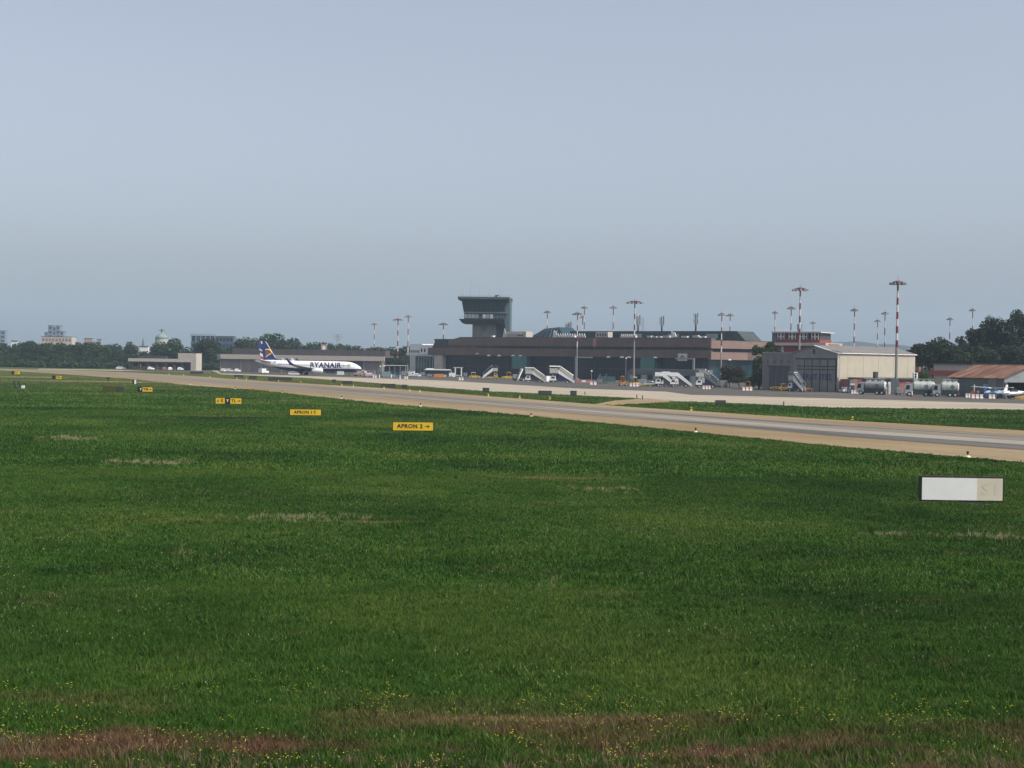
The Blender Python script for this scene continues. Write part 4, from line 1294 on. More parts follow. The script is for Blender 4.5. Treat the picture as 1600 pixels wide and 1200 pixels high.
# harp-like emblem on the fin: curved outline with strings
hp = MB()
pts = [(-16.6, 7.0), (-17.0, 9.5), (-15.8, 9.75), (-14.7, 9.2), (-14.25, 8.4), (-14.9, 7.6), (-15.9, 7.1), (-16.7, 6.3)]
for p, q in zip(pts[1:], pts[2:]):
    p, q = [(-15.6 + (v[0] + 15.6) * .85, 8.0 + (v[1] - 8.0) * .85) for v in (p, q)]
    hp.bar((p[0], -.24, p[1]), (q[0], -.24, q[1]), .34)
hp.build('harp_frame', harp_yellow, fin)
hs = MB()
for k in range(4):
    x = -16.7 + k * .5
    hs.bar((x + .15, -.2, 7.4 + .16 * k), (x + .15, -.2, 9.25 - .1 * k), .11)
hs.build('harp_string', harp_orange, fin)
MB().prism([(-18.7, 12.48), (-18.1, 12.5), (-17.9, 11.5), (-18.3, 11.6)], -.185, .185).build('fin_tip_flash', air_white, fin)

def stripe_tail():
    mt, nt, b = mat_nodes('striped_tail')
    N = nt.nodes.new; L = nt.links.new
    tc = N('ShaderNodeTexCoord'); sp = N('ShaderNodeSeparateXYZ'); L(tc.outputs['Object'], sp.inputs[0])
    ad = N('ShaderNodeMath'); ad.operation = 'MULTIPLY_ADD'; L(sp.outputs['X'], ad.inputs[0]); ad.inputs[1].default_value = .55; L(sp.outputs['Z'], ad.inputs[2])
    mr = N('ShaderNodeMapRange'); L(ad.outputs[0], mr.inputs[0]); mr.inputs['From Min'].default_value = -5.5; mr.inputs['From Max'].default_value = 2.5
    r = N('ShaderNodeValToRGB'); r.color_ramp.interpolation = 'CONSTANT'
    while len(r.color_ramp.elements) < 6: r.color_ramp.elements.new(.5)
    for e, (p, c) in zip(r.color_ramp.elements, ((0, (.75, .75, .76)), (.22, (.5, .04, .06)), (.36, (.76, .76, .78)), (.5, (.03, .05, .16)), (.62, (.76, .76, .78)), (.68, (.03, .05, .16)))):
        e.position = p; e.color = (*c, 1)
    L(mr.outputs[0], r.inputs[0]); L(r.outputs[0], b.inputs['Base Color'])
    return mt
airliner('second airliner whose white, red and blue striped fin shows behind the navy fin', B(475.0, 624) + Vector((0, 0, .05)), R(2), fus_mat2, stripe_tail(), False)

# ------------------------------------------------------------------ vehicles
def wheels(o, xs, yw, r, w=.28, name='wheel'):
    for x in xs:
        for s in (-1, 1):
            wo = MB().cyl((x, s * yw - w / 2 * s - w / 2 * 0, r), (x, s * yw + w / 2 * s, r), r, r, 14).build(name, rubber, o)
            MB().cyl((x, s * (yw + w / 2), r), (x, s * (yw + w / 2 + .02), r), r * .5, r * .5, 10).build('hub', pale_steel, wo)

def car(px, ybase, mat, label, rz=0.0, L=4.2, van=False, D=None, group='parked cars and vans'):
    g = G(px, ybase) if D is None else B(px, D)
    o = thing('parked_van' if van else 'parked_car', label, 'van' if van else 'car', g, rz, group)
    h = L / 2
    if van:
        MB().prism([(-h, .35), (h, .35), (h, .95), (h - .35, 1.15), (h - 1.0, 2.0), (-h, 2.05)], -.88, .88).build('body', mat, o)
        MB().prism([(h - .42, 1.2), (h - 1.0, 1.92), (h - 1.7, 1.92), (h - 1.7, 1.2)], -.9, .9).build('side_window', glass_dark, o)
        MB().add([(h - .3, -.75, 1.2), (h - .3, .75, 1.2), (h - .93, .75, 1.95), (h - .93, -.75, 1.95)], [(0, 1, 2, 3)]).build('windscreen', glass_dark, o)
    else:
        MB().prism([(-h, .35), (h, .35), (h, .75), (h - .9, .95), (-h + .1, 1.0)], -.85, .85).build('body', mat, o)
        MB().taper((-h + .35, h - 1.0, -.8, .8), (-h + .8, h - 1.75, -.62, .62), .96, 1.45).build('roof', mat, o)
        MB().taper((-h + .5, h - 1.1, -.82, .82), (-h + .85, h - 1.7, -.66, .66), 1.0, 1.36).build('side_window', glass_dark, o)
        MB().taper((-h + .38, h - .97, -.7, .7), (-h + .76, h - 1.68, -.55, .55), 1.0, 1.38).build('windscreen', glass_dark, o)
    wheels(o, (-h + .8, h - .8), .72, .33, .22)
    for s in (-.6, .6):
        box('headlight', white_paint, o, h - .02, h + .03, s - .18, s + .18, .55, .72)
    return o

silver = M('car_silver', (.55, .56, .57), .3, .05)
blue_car = M('car_blue', (.05, .09, .22), .3, .05)
red_car = M('car_red', (.4, .05, .04), .3, .05)
# cars before the pavilion and the warehouse, end on
car(236, 0, white_paint, 'white car parked end on under the middle of the pavilion', R(80), D=690.5)
car(257.5, 0, M('car_brown', (.3, .14, .1), .4, .05), 'reddish car parked under the pavilion left of a white car', R(95), D=690)
car(266, 0, white_paint, 'white car parked under the right half of the pavilion', R(100), D=689.5)
car(282, 0, white_paint, 'white car parked next to the pavilion tall block', R(85), D=690)
car(189, 577.3, white_paint, 'white car on the road left of the pavilion', R(8))
car(131, 574.6, white_paint, 'left one of two white cars near the far left trees', R(5), D=745)
car(139, 575, white_paint, 'right one of two white cars near the far left trees', R(5), D=742)
car(351, 0, white_paint, 'white car at the left end of the warehouse', R(70), D=653)
car(359, 0, silver, 'silver car second from the left end of the warehouse', R(80), D=652.5)
car(371, 0, white_paint, 'white car left of the airliner tail before the warehouse', R(85), D=652)
car(412, 0, white_paint, 'white van standing behind the airliner tail cone', R(60), 4.4, True, D=612)
car(459, 0, silver, 'dark windowed silver car below the rear of the airliner', R(12), D=566)
car(854.5, 0, white_paint, 'white van behind the two covered stair trucks', R(65), 4.6, True, D=476)
car(1017.5, 0, white_paint, 'white car behind the row of white stair trucks', R(-20), 4.0, D=432)
car(562, 0, silver, 'silver van near the airliner nose', R(160), 4.8, True, D=575)
car(644, 0, white_paint, 'white van left of the bus', R(80), 4.6, True, D=575)
car(652, 0, silver, 'silver car just left of the bus', R(75), 4.2, D=572)
car(606, 0, M('car_teal', (.13, .2, .22), .4, .05), 'teal van below the floodlight mast by the warehouse', R(20), 5.2, True, D=548)
car(618, 0, blue_car, 'dark car behind the teal van by the warehouse', R(10), 4.3, D=556)
car(577, 0, M('car_mauve', (.3, .27, .33), .4, .05), 'mauve car near the warehouse right end', R(30), 4.3, D=560)

def stair_truck(px0, px1, D, h, label, down=1, canopy='none', body=white_paint, panel=white_paint, rz=0.0, cab=True, group='passenger stair trucks on the apron'):
    g = B((px0 + px1) / 2, D)
    L = (px1 - px0) * D / FPX
    o = thing('stair_truck', label, 'stair truck', g, rz, group)
    sx_ = down
    X_ = lambda f: sx_ * (-L / 2 + L * f)
    def bx(n, mt, f0, f1, y0, y1, z0, z1, par=o):
        a, b_ = sorted((X_(f0), X_(f1)))
        return box(n, mt, par, a, b_, y0, y1, z0, z1)
    ph = h * (.60 if canopy != 'none' else .80)        # platform floor height
    ch = bx('chassis', dark_grey if body is not yellow_paint else body, .0, .92, -.8, .8, .45, .85)
    wheels(ch, (X_(.16), X_(.72)), .85, .42, .3)
    if cab:
        cb = MB().prism([(X_(.02), .86), (X_(.26), .86), (X_(.26), 2.1), (X_(.08), 2.1), (X_(.02), 1.5)], -1.05, -.02).build('cab', body, o)
        MB().prism([(X_(.06), 1.45), (X_(.22), 1.45), (X_(.22), 1.98), (X_(.10), 1.98)], -1.08, -1.052).build('cab_window', glass_dark, cb)
    bx('engine_box', body if canopy == 'none' else navy_paint, .30, .62, -.7, .7, .86, 1.35)
    MB().prism([(X_(.40), .5), (X_(.97), .3), (X_(.97), .42), (X_(.42), ph - .35)], -.74, .74).build('underbody', dark_grey if canopy == 'none' else navy_paint, o)
    # flight: two side panels and treads between
    f0, f1 = .36, 1.0
    for s in (-1, 1):
        y0, y1 = (s * .78, s * .86)
        b = MB().prism([(X_(f0), ph - .2), (X_(f1), .15), (X_(f1), .85), (X_(f1 - .03), 1.1), (X_(f0 + .02), ph + .95), (X_(f0), ph + .95)], min(y0, y1), max(y0, y1))
        b.build('side_panel', panel, o)
    n = max(6, int(ph / .22)); tr = MB()
    for k in range(n):
        f = f0 + (f1 - f0) * k / n
        z = ph - (ph - .25) * k / n
        a, b_ = sorted((X_(f), X_(f + (f1 - f0) / n * 1.1)))
        tr.box(a, b_, -.77, .77, z - .08, z)
    tr.build('steps', M('tread_grey', (.2, .21, .22), .7, .1), o)
    # platform
    bx('platform', steel, .0, f0, -.9, .9, ph - .18, ph - .02)
    for s in (-1, 1):
        y0, y1 = sorted((s * .82, s * .9))
        bx('platform_panel', panel if canopy == 'none' else M('platform_grey', (.46, .45, .41), .6, .12), .02, f0 - .01, y0, y1, ph, ph + 1.0)
    sc_ = MB()
    for s in (-.7, .7):
        sc_.bar((X_(.08), s, .86), (X_(.30), s, ph - .2), .09); sc_.bar((X_(.30), s, .86), (X_(.08), s, ph - .2), .09)
    sc_.build('lift_strut', steel, o)
    if canopy in ('arch', 'full', 'ribs', 'glass'):
        cm = {'arch': M('canopy_grey2', (.38, .38, .36), .7, .15), 'full': M('canopy_beige', (.47, .455, .40), .7, .12), 'ribs': M('canopy_dark', (.06, .07, .08), .5, .1), 'glass': glass_teal}[canopy]
        def arch(f, z, w=1.0):
            return [(X_(f), -w, z - .35), (X_(f), -w * .75, z - .08), (X_(f), 0, z), (X_(f), w * .75, z - .08), (X_(f), w, z - .35), (X_(f), w * .7, z - .22), (X_(f), 0, z - .12), (X_(f), -w * .7, z - .22)]
        MB().loft([arch(.0, h), arch(.45 if canopy != 'ribs' else .36, h)]).build('canopy', cm, o)
        lo = h - (ph - .2) * .9
        MB().loft([arch(.46, h - .12), arch(.97, max(2.3, lo))]).build('flight_canopy', cm, o)
        po = MB()
        for s in (-.9, .9):
            for f in (.02, .34):
                po.bar((X_(f), s, ph + .9), (X_(f), s, h - .3), .08)
            po.bar((X_(.95), s, .8), (X_(.95), s, max(2.0, lo - .3)), .08)
        po.build('canopy_post', steel, o)
        if canopy in ('ribs', 'glass'):
            for k in range(6):
                f = .42 + k * .1; z = h - .05 - (h - max(2.3, lo)) * (k * .1) / .52
                MB().loft([arch(f, z + .06, 1.05), arch(f + .025, z + .03, 1.05)]).build('canopy_rib', white_paint, o)
        if canopy in ('arch', 'full'):
            for s in (-1, 1):
                y0, y1 = sorted((s * .9, s * .94))
                MB().prism([(X_(.40), ph + 1.0), (X_(.96), 1.1), (X_(.96), max(2.0, lo - .25)), (X_(.40), h - .35)], y0, y1).build('canopy_side', cm, o)
                MB().prism([(X_(.0), ph + 1.02), (X_(.34), ph + 1.02), (X_(.34), ph + 1.3), (X_(.0), ph + 1.3)], y0, y1).build('canopy_side', cm, o)
    return o
beige_panel = M('panel_beige', (.66, .64, .58), .5, .06)
stair_truck(754, 778, 545, 4.9, 'yellow stair truck with white flight rising to the right', -1, 'glass', yellow_paint)
stair_truck(820, 852, 466, 4.7, 'stair truck with grey arched canopy, left of the two covered ones', 1, 'arch', white_paint, beige_panel)
stair_truck(858, 897, 462, 5.3, 'stair truck with beige canopy, right of the two covered ones', 1, 'full', white_paint, white_paint)
stair_truck(1023, 1056, 425, 3.75, 'left one of two open white stair trucks below the triangle sign', 1, 'none')
stair_truck(1046, 1080.5, 419, 3.8, 'right one of two open white stair trucks below the triangle sign', 1, 'none')
stair_truck(1086, 1123, 415, 5.2, 'dark stair truck with white canopy ribs right of the white stairs', 1, 'ribs', white_paint, M('panel_dark', (.12, .13, .14), .5, .1))
stair_truck(1232, 1258, 377, 4.9, 'stair truck with dark canopy parked before the hangar doors', 1, 'ribs', white_paint, white_paint, R(-40))
stair_truck(1034, 1066, 431, 4.0, 'white stair truck half hidden behind the pair below the triangle sign', 1, 'none')

# belt loader standing on end view
o = thing('belt_loader', 'narrow white belt loader raised steeply behind the grey covered stairs', 'loader', B(811, 500), R(35), 'apron equipment')
MB().prism([(-1.0, .5), (-.5, .5), (1.3, 3.9), (.9, 4.1)], -.5, .5).build('belt', white_paint, o)
for k in range(6):
    z = 1.0 + k * .5
    box('cleat', dark_grey, o, -.95 + k * .29, -.75 + k * .29, -.55, .55, z, z + .2)
box('chassis', dark_grey, o, -1.8, 1.8, -.8, .8, .4, .8); wheels(o, (-1.2, 1.2), .8, .4)

# yellow and orange ground vehicles
def tug(px, D, L, mat, label, rz=0.0, cab=True, hgt=1.9, load=None, name='baggage_tug', cat='tug'):
    o = thing(name, label, cat, B(px, D), rz, 'apron equipment')
    h = L / 2
    MB().prism([(-h, .4), (h, .4), (h, .85), (h * .55, 1.05), (h * .1, 1.1), (-h, 1.0)], -.75, .75).build('body', mat, o)
    wheels(o, (-h * .65, h * .65), .72, .38)
    if cab:
        po = MB()
        for x in (-h * .55, h * .12):
            for s in (-.6, .6): po.bar((x, s, 1.0), (x, s, hgt), .07)
        po.build('cab_post', mat, o)
        box('cab_roof', mat if load is None else load, o, -h * .62, h * .2, -.7, .7, hgt, hgt + .12)
        box('cab_window', glass_dark, o, h * .10, h * .14, -.55, .55, 1.15, hgt - .1)
    box('seat', dark_grey, o, -h * .45, -h * .15, -.5, .5, 1.05, 1.45)
    box('beacon', orange_paint, o, -h * .3, -h * .15, -.1, .1, (hgt if cab else 1.45) + .13, (hgt if cab else 1.45) + .35)
    for s in (-.5, .5): box('headlight', white_paint, o, h, h + .04, s - .12, s + .12, .6, .78)
    return o
tug(741.5, 553, 4.0, yellow_paint, 'yellow tug with white roof left of the yellow stair truck', 0, True, 2.1, white_paint)
tug(793, 545, 4.2, yellow_paint, 'yellow tug right of the yellow stair truck', R(180), True, 2.4)
tug(1169, 392, 1.9, M('tug_brown', (.3, .16, .05), .5, .15), 'small brown tug before the shrubs beside the annex', R(60), True, 2.0)
tug(1216, 389, 4.0, yellow_paint, 'yellow tug parked at the annex doors', R(180), False)
tug(1226, 386, 3.0, M('tug_orange', (.62, .32, .04), .5, .1), 'orange yellow tug touching the stair truck before the hangar', 0, True, 1.75)
tug(1262, 381, 2.6, M('tug_amber', (.5, .25, .05), .5, .1), 'low amber cart right of the stair truck before the hangar', 0, False)
tug(973.5, 428, 2.2, orange_paint, 'orange loader with raised platform left of the middle mast', R(10), True, 2.6, orange_paint, 'platform_loader', 'loader')
tug(992, 424, 2.8, yellow_paint, 'yellow orange tug at the foot of the middle mast', R(30), True, 2.5, white_paint)
tug(574, 566, 3.2, orange_paint, 'orange tug ahead of the airliner nose', R(180), True, 2.0)
tug(568, 569, 2.4, yellow_paint, 'yellow tug beside the airliner nose', R(20), True, 2.2, white_paint)
def dolly(px, D, L, mat, label, rz=0.0, boxes=()):
    o = thing('baggage_dolly', label, 'dolly', B(px, D), rz, 'apron equipment')
    box('deck', mat, o, -L / 2, L / 2, -.8, .8, .42, .62); wheels(o, (-L / 2 + .5, L / 2 - .5), .7, .22, .2)
    MB().bar((L / 2, 0, .45), (L / 2 + 1.0, 0, .35), .06).build('tow_bar', dark_grey, o)
    for (x0, x1, h_, mt) in boxes: box('load', mt, o, x0, x1, -.7, .7, .63, .63 + h_)
    return o
dolly(1011, 427, 4.6, yellow_paint, 'long low yellow dolly between the middle mast and the white stairs')
dolly(687.5, 545, 4.6, orange_paint, 'orange loaded dolly in front of the bus', 0, [(-2.1, 1.2, .9, orange_paint), (1.3, 2.2, .6, M('load_beige', (.5, .42, .3), .8, .1))])
dolly(532, 571, 2.8, beige_panel, 'cream container on a dolly under the airliner nose', 0, [(-1.2, 1.2, 1.1, beige_panel)])
dolly(553, 574, 8.0, M('dolly_olive', (.16, .17, .1), .6, .1), 'long olive dolly train under the airliner nose', 0, [(-3.5, -1.0, .5, M('load_olive', (.14, .16, .11), .8, .1)), (.2, 2.6, .7, M('load_pink', (.4, .25, .25), .8, .1))])
dolly(913, 455, 5.0, M('dolly_pink', (.42, .22, .2), .7, .1), 'row of reddish crates on a dolly right of the beige stairs', 0, [(-2.2, -1.0, .8, M('crate_red', (.45, .14, .12), .7, .1)), (-.8, .4, .5, white_paint), (.6, 2.2, .6, M('crate_red', None))])
dolly(949, 470, 6.0, M('dolly_green', (.10, .17, .16), .7, .1), 'dark green loaded dolly before the terminal glass', 0, [(-2.6, 2.4, 1.6, M('tarp_green', (.045, .09, .085), .7, .15))])

# conveyor leaning before the glass
o = thing('conveyor', 'dark tilted conveyor before the terminal glass left of the orange loader', 'conveyor', B(941, 475), 0, 'apron equipment')
for k, x in enumerate((-1.3, .6)):
    MB().prism([(x - .9, .3), (x - .5, .3), (x + .9, 2.9), (x + .6, 3.0)], -.5, .5).build('belt', M('belt_mauve', (.13, .11, .125), .7, .15), o)
box('base', dark_grey, o, -2.4, 1.6, -.6, .6, .05, .3)

# bus
g = B(684, 562)
bus = thing('airport_bus', 'low airport bus with white roof left of the white tug', 'bus', g, R(3))
BLn = 9.6
box('body', M('bus_dark', (.05, .065, .075), .4, .15), bus, -BLn / 2, BLn / 2, -1.3, 1.3, .4, 2.75)
MB().prism([(-BLn / 2 - .1, 2.752), (BLn / 2 + .1, 2.752), (BLn / 2 - .2, 3.1), (-BLn / 2 + .2, 3.1)], -1.35, 1.35).build('roof', white_paint, bus)
for x0, x1 in split(-BLn / 2 + .3, BLn / 2 - .6, 6):
    box('window', glass_dark, bus, x0 + .06, x1 - .06, -1.34, -1.302, 1.4, 2.6)
box('front', white_paint, bus, BLn / 2 + .002, BLn / 2 + .15, -1.3, 1.3, .4, 2.7)
box('roof_unit', white_paint, bus, -BLn / 2 + .5, -1.5, -.8, .8, 3.101, 3.35)
wheels(bus, (-3.0, 3.0), 1.15, .48)
# white tug with tall canopy right of bus
o = thing('canopy_truck', 'white truck with tall open canopy frame right of the bus', 'truck', B(712, 556), 0, 'apron equipment')
MB().prism([(-2.4, .4), (2.3, .4), (2.3, 1.0), (-.2, 1.2), (-.4, 1.9), (-2.4, 1.9)], -.9, .9).build('body', white_paint, o)
box('side_box', dark_grey, o, -.1, 2.2, -.95, -.905, .5, .95)
wheels(o, (-1.6, 1.5), .85, .42)
b = MB()
for x in (-.15, 2.05):
    for s in (-.8, .8): b.box(x - .18, x + .18, s - .12, s + .12, 1.0, 3.7)
b.build('canopy_post', white_paint, o)
box('canopy', pale_steel, o, -.8, 2.6, -1.0, 1.0, 3.7, 3.95)
box('windscreen', glass_dark, o, -.35, -.2, -.8, .8, 1.25, 2.6)

# fuel trucks
def fuel_truck(px0, px1, D, h, label, tank, rz=0.0, cabside=-1, endcol=None, emblem=True):
    L = (px1 - px0) * D / FPX
    o = thing('fuel_truck', label, 'fuel truck', B((px0 + px1) / 2, D), rz, 'fuel trucks beside the hangar')
    h2 = L / 2
    box('chassis', dark_grey, o, -h2, h2, -1.0, 1.0, .5, .95)
    wheels(o, (-h2 + .9, h2 - 1.9, h2 - .8), 1.0, .5, .35)
    n = 18; x0, x1 = (-h2 + 1.7, h2) if cabside < 0 else (-h2, h2 - 1.7)
    zc_ = (1.2 + h - .25) / 2; rz_ = (h - .25 - 1.2) / 2; ry = 1.22
    def rg(x, k): return [(x, ry * k * math.copysign(abs(math.cos(a)) ** .75, math.cos(a)), zc_ + rz_ * k * math.copysign(abs(math.sin(a)) ** .75, math.sin(a))) for a in [2 * math.pi * i / n for i in range(n)]]
    to = MB().loft([rg(x0, .8), rg(x0 + .25, 1), rg(x1 - .25, 1), rg(x1, .8)]).build('tank', tank, o, smooth=False)
    ex, ei = (x1, x1 - .26) if cabside < 0 else (x0, x0 + .26)
    MB().loft([rg(ei, 1.012), rg(ex, .81), rg(ex + (.02 if cabside < 0 else -.02), .5)]).build('end_cap', M('tank_end', (.62, .62, .55), .5, .08), to)
    for f in (.33, .66):
        xx = x0 + (x1 - x0) * f
        MB().loft([rg(xx - .05, 1.015), rg(xx + .05, 1.015)]).build('tank_band', steel, to)
    box('walkway', white_paint, to, x0 + .3, x1 - .3, -.5, .5, h - .26, h - .14)
    for f in (.2, .5, .8):
        xx = x0 + (x1 - x0) * f
        MB().cyl((xx, 0, h - .15), (xx, 0, h + .05), .28, .28, 10).build('hatch', pale_steel, to)
    rl_ = MB()
    for k in range(5):
        xx = x0 + .4 + (x1 - x0 - .8) * k / 4
        rl_.bar((xx, -.5, h - .15), (xx, -.5, h + .35), .05)
    rl_.bar((x0 + .4, -.5, h + .35), (x1 - .4, -.5, h + .35), .05)
    rl_.build('handrail', pale_steel, to)
    # cab
    c0, c1 = (-h2 - .1, -h2 + 1.6) if cabside < 0 else (h2 - 1.6, h2 + .1)
    s = cabside
    fx = c0 if s < 0 else c1; bx_ = c1 if s < 0 else c0
    co = MB().prism([(fx, .6), (bx_, .6), (bx_, 2.75), (fx - s * .35, 2.75), (fx, 1.6)], -1.15, 1.15).build('cab', M('cab_pale', (.36, .38, .39), .45, .1), o)
    MB().prism([(fx - s * .12, 1.55), (fx - s * 1.05, 1.55), (fx - s * 1.05, 2.5), (fx - s * .42, 2.5)], -1.18, -1.152).build('cab_window', glass_dark, co)
    box('pump_cabinet', M('pump_dark', (.03, .042, .04), .6, .15), o, x0 + .1, x1 - .3, -1.14, -1.0, .4, 1.5)
    bk = x1 if s < 0 else x0
    em = M('emblem_dark', (.03, .07, .06), .6, .1)
    if emblem:
        e = MB()
        for k in range(12):
            a0, a1 = 2 * math.pi * k / 12, 2 * math.pi * (k + 1) / 12
            e.bar((bk + .04 * -s, .42 * math.cos(a0), zc_ + .42 * math.sin(a0)), (bk + .04 * -s, .42 * math.cos(a1), zc_ + .42 * math.sin(a1)), .12)
        e.build('round_emblem', em, to)
        e = MB()
        for k in range(12):
            a0, a1 = 2 * math.pi * k / 12, 2 * math.pi * (k + 1) / 12
            xm = (x0 + x1) / 2 + .5
            e.bar((xm + .33 * math.cos(a0), -1.26, zc_ + .33 * math.sin(a0)), (xm + .33 * math.cos(a1), -1.26, zc_ + .33 * math.sin(a1)), .1)
        e.build('round_emblem', em, to)
    for s2 in (-.85, .85):
        box('tail_light', red_paint, o, bk - .02, bk + .08, s2 - .15, s2 + .15, .95, 1.15)
    box('bumper', M('bumper_red', (.5, .18, .1), .6, .1), o, bk - .05, bk + .1, -1.0, 1.0, .55, .85)
    return o
tank_grey = M('tank_greygreen', (.24, .265, .265), .7, .1)
tank_pale = M('tank_pale', (.42, .46, .42), .7, .14, 1.2)
fuel_truck(1340, 1384, 352, 3.3, 'silver grey fuel truck with round white end left of the tall mast', tank_grey, R(-22))
fuel_truck(1414, 1459, 341, 3.5, 'pale green fuel tanker just right of the tall mast', tank_pale, R(-8))
fuel_truck(1458, 1497, 338, 3.5, 'white fuel tanker with round emblem left of the rusty barn', tank_pale, R(-12))
# storage container and cabinets
o = thing('storage_container', 'dark grey storage container behind the tall mast', 'container', B(1394.5, 364), R(10))
box('body', M('container_dark', (.06, .08, .09), .6, .15), o, -1.0, 1.0, -1.2, 1.2, 0, 3.6)
for k in range(2): box('door', M('container_door', (.075, .10, .115), .6, .12), o, -.95 + k * .97, -.02 + k * .97, -1.26, -1.202, .15, 3.4)
for x in (-1.25, -1.55):
    box('gas_bottle', white_paint, o, x - .12, x + .12, -1.4, -1.1, 0, 2.9)
o = thing('equipment_rack', 'pale rack of poles between the silver fuel truck and the dark container', 'rack', B(1384, 358))
for k in range(4):
    MB().cyl((-.9 + k * .55, 0, 0), (-.9 + k * .55, .2, 2.6 - .3 * (k % 2)), .1, .1, 8).build('pole', (pale_steel, steel)[k % 2], o)
box('shelf', steel, o, -1.0, .9, -.2, .3, .8, .9)
# scooters and small carts at hangar corner
def scooter(px, D, mat, label, rz):
    o = thing('motor_scooter', label, 'scooter', B(px, D), rz, 'scooters at the hangar corner')
    for x in (-.6, .6): MB().cyl((x, -.07, .28), (x, .07, .28), .28, .28, 12).build('wheel', rubber, o)
    MB().prism([(-.7, .4), (.1, .35), (.25, .55), (.5, .55), (.62, 1.0), (.5, 1.05), (.3, .7), (0, .65), (-.1, .85), (-.75, .9)], -.2, .2).build('body', mat, o)
    box('seat', dark_grey, o, -.7, -.05, -.16, .16, .88, .98)
    MB().bar((.5, -.32, 1.12), (.5, .32, 1.12), .04).build('handlebar', dark_grey, o)
    box('windshield', M('shield', (.6, .63, .66), .3, .05), o, .52, .56, -.2, .2, 1.05, 1.5)
scooter(1313, 368, M('sc_purple', (.13, .12, .2), .4, .1), 'dark purple scooter nearest the hangar doors', R(30))
scooter(1318, 367, white_paint, 'white scooter second from the hangar corner', R(60))
scooter(1322, 366, white_paint, 'white scooter third from the hangar corner', R(75))
scooter(1326, 366, blue_car, 'blue scooter farthest from the hangar doors, by the barrier', R(50))
o = thing('tall_cabinet', 'grey cabinet with a white stripe behind the scooters', 'cabinet', B(1331, 370))
box('body', M('cab_grey', (.2, .22, .23), .6, .12), o, -.55, .55, -.5, .5, 0, 3.2)
box('white_stripe', white_paint, o, -.56, .56, -.54, -.502, 2.0, 2.3)
box('door', dark_grey, o, -.45, .45, -.53, -.503, .2, 1.8)

# light aircraft
def light_plane(px, D, rz, high, col, label):
    o = thing('light_aircraft', label, 'aircraft', B(px, D), rz, 'light aircraft before the rusty barn')
    n = 14
    st = [(3.3, .12, 1.15), (3.1, .38, 1.15), (2.2, .52, 1.18), (1.0, .62, 1.25), (-.6, .58, 1.3), (-2.2, .32, 1.38), (-4.0, .12, 1.5)]
    rings = [[(x, r * .9 * math.cos(2 * math.pi * i / n), z + r * math.sin(2 * math.pi * i / n)) for i in range(n)] for x, r, z in st]
    fo = MB().loft(rings).build('fuselage', col, o, smooth=True)
    MB().taper((-.6, 1.7, -.5, .5), (-.3, 1.0, -.38, .38), 1.6, 2.15).build('cabin', glass_dark if not high else glass_teal, fo)
    for x, r, z in ((.6, .64, 1.22),):
        MB().loft([[(2.8, s * .5, 1.05), (2.8, s * .53, 1.25), (-3.2, s * .28, 1.5), (-3.2, s * .26, 1.38)] for s in (-1, 1)]).build('stripe', M('plane_navy', (.03, .06, .2), .4, .05), fo)
    wz = 2.18 if high else .95
    for s in (-1, 1):
        MB().loft([[(.2, s * .3, wz), (1.6, s * .3, wz), (1.6, s * .3, wz + .16), (.2, s * .3, wz + .16)], [(.4, s * 5.2, wz + .25), (1.4, s * 5.2, wz + .25), (1.4, s * 5.2, wz + .33), (.4, s * 5.2, wz + .33)]]).build('wing', white_paint, o)
        MB().box(-4.1, -3.2, min(s * .1, s * 1.7), max(s * .1, s * 1.7), 1.52, 1.6).build('tailplane', white_paint, o)
        if high: MB().bar((.9, s * .5, 1.0), (.9, s * 2.4, wz + .1), .06).build('wing_strut', white_paint, o)
        g_ = MB().bar((.4, s * .5, 1.0), (.4, s * 1.1, .3), .09).build('gear_leg', white_paint, o)
        MB().cyl((.4, s * 1.1 - .09, .24), (.4, s * 1.1 + .09, .24), .24, .24, 12).build('wheel', rubber, g_)
    g_ = MB().bar((2.6, 0, .9), (2.7, 0, .25), .08).build('gear_leg', steel, o)
    MB().cyl((2.7, -.08, .2), (2.7, .08, .2), .2, .2, 12).build('wheel', rubber, g_)
    MB().prism([(-4.2, 1.5), (-2.9, 1.5), (-3.9, 2.95), (-4.45, 2.95)], -.06, .06).build('fin', white_paint, o)
    MB().lathe([(.16, 0), (.1, .2), (.02, .35)], 8).build('spinner', steel, o, (3.28, 0, 1.15)).rotation_euler = (0, math.pi / 2, 0)
    pr = MB().box(3.42, 3.46, -.95, .95, 1.08, 1.22).build('propeller', dark_grey, o)
light_plane(1554, 331, R(215), True, M('plane_blue', (.25, .38, .55), .4, .05), 'light blue high-wing aeroplane before the barn wall')
light_plane(1585, 327, R(205), False, white_paint, 'white and blue light aeroplane with upright fin at the right edge')
o = thing('ochre_mound', 'ochre heap under the light aeroplane at the right edge', 'heap', B(1598, 322))
MB().lathe([(2.2, -.05), (1.8, .4), (1.0, .75), (.2, .9)], 9).build('heap', M('ochre', (.3, .19, .06), .9, .3, 1.2), o)
o = thing('red_machine', 'small red machine with round white mirror behind the longest barrier', 'machine', B(1522, 338))
box('body', M('mach_red', (.3, .08, .07), .6, .15), o, -.8, .5, -.4, .4, .5, 1.4)
box('mast', pale_steel, o, -.1, .1, -.1, .1, 1.4, 2.9); wheels(o, (-.5, .3), .4, .28)
MB().cyl((.85, -.1, 1.2), (.85, -.02, 1.2), .33, .33, 14).build('round_mirror', white_paint, o)
o = thing('blue_booth', 'narrow blue booth at the barn wall between the barriers', 'booth', B(1538.5, 337))
box('body', M('booth_blue', (.04, .09, .19), .5, .1), o, -.5, .5, -.5, .5, 0, 3.0); box('door', M('booth_door', (.06, .12, .24), .5, .1), o, -.35, .35, -.55, -.502, .1, 2.2)
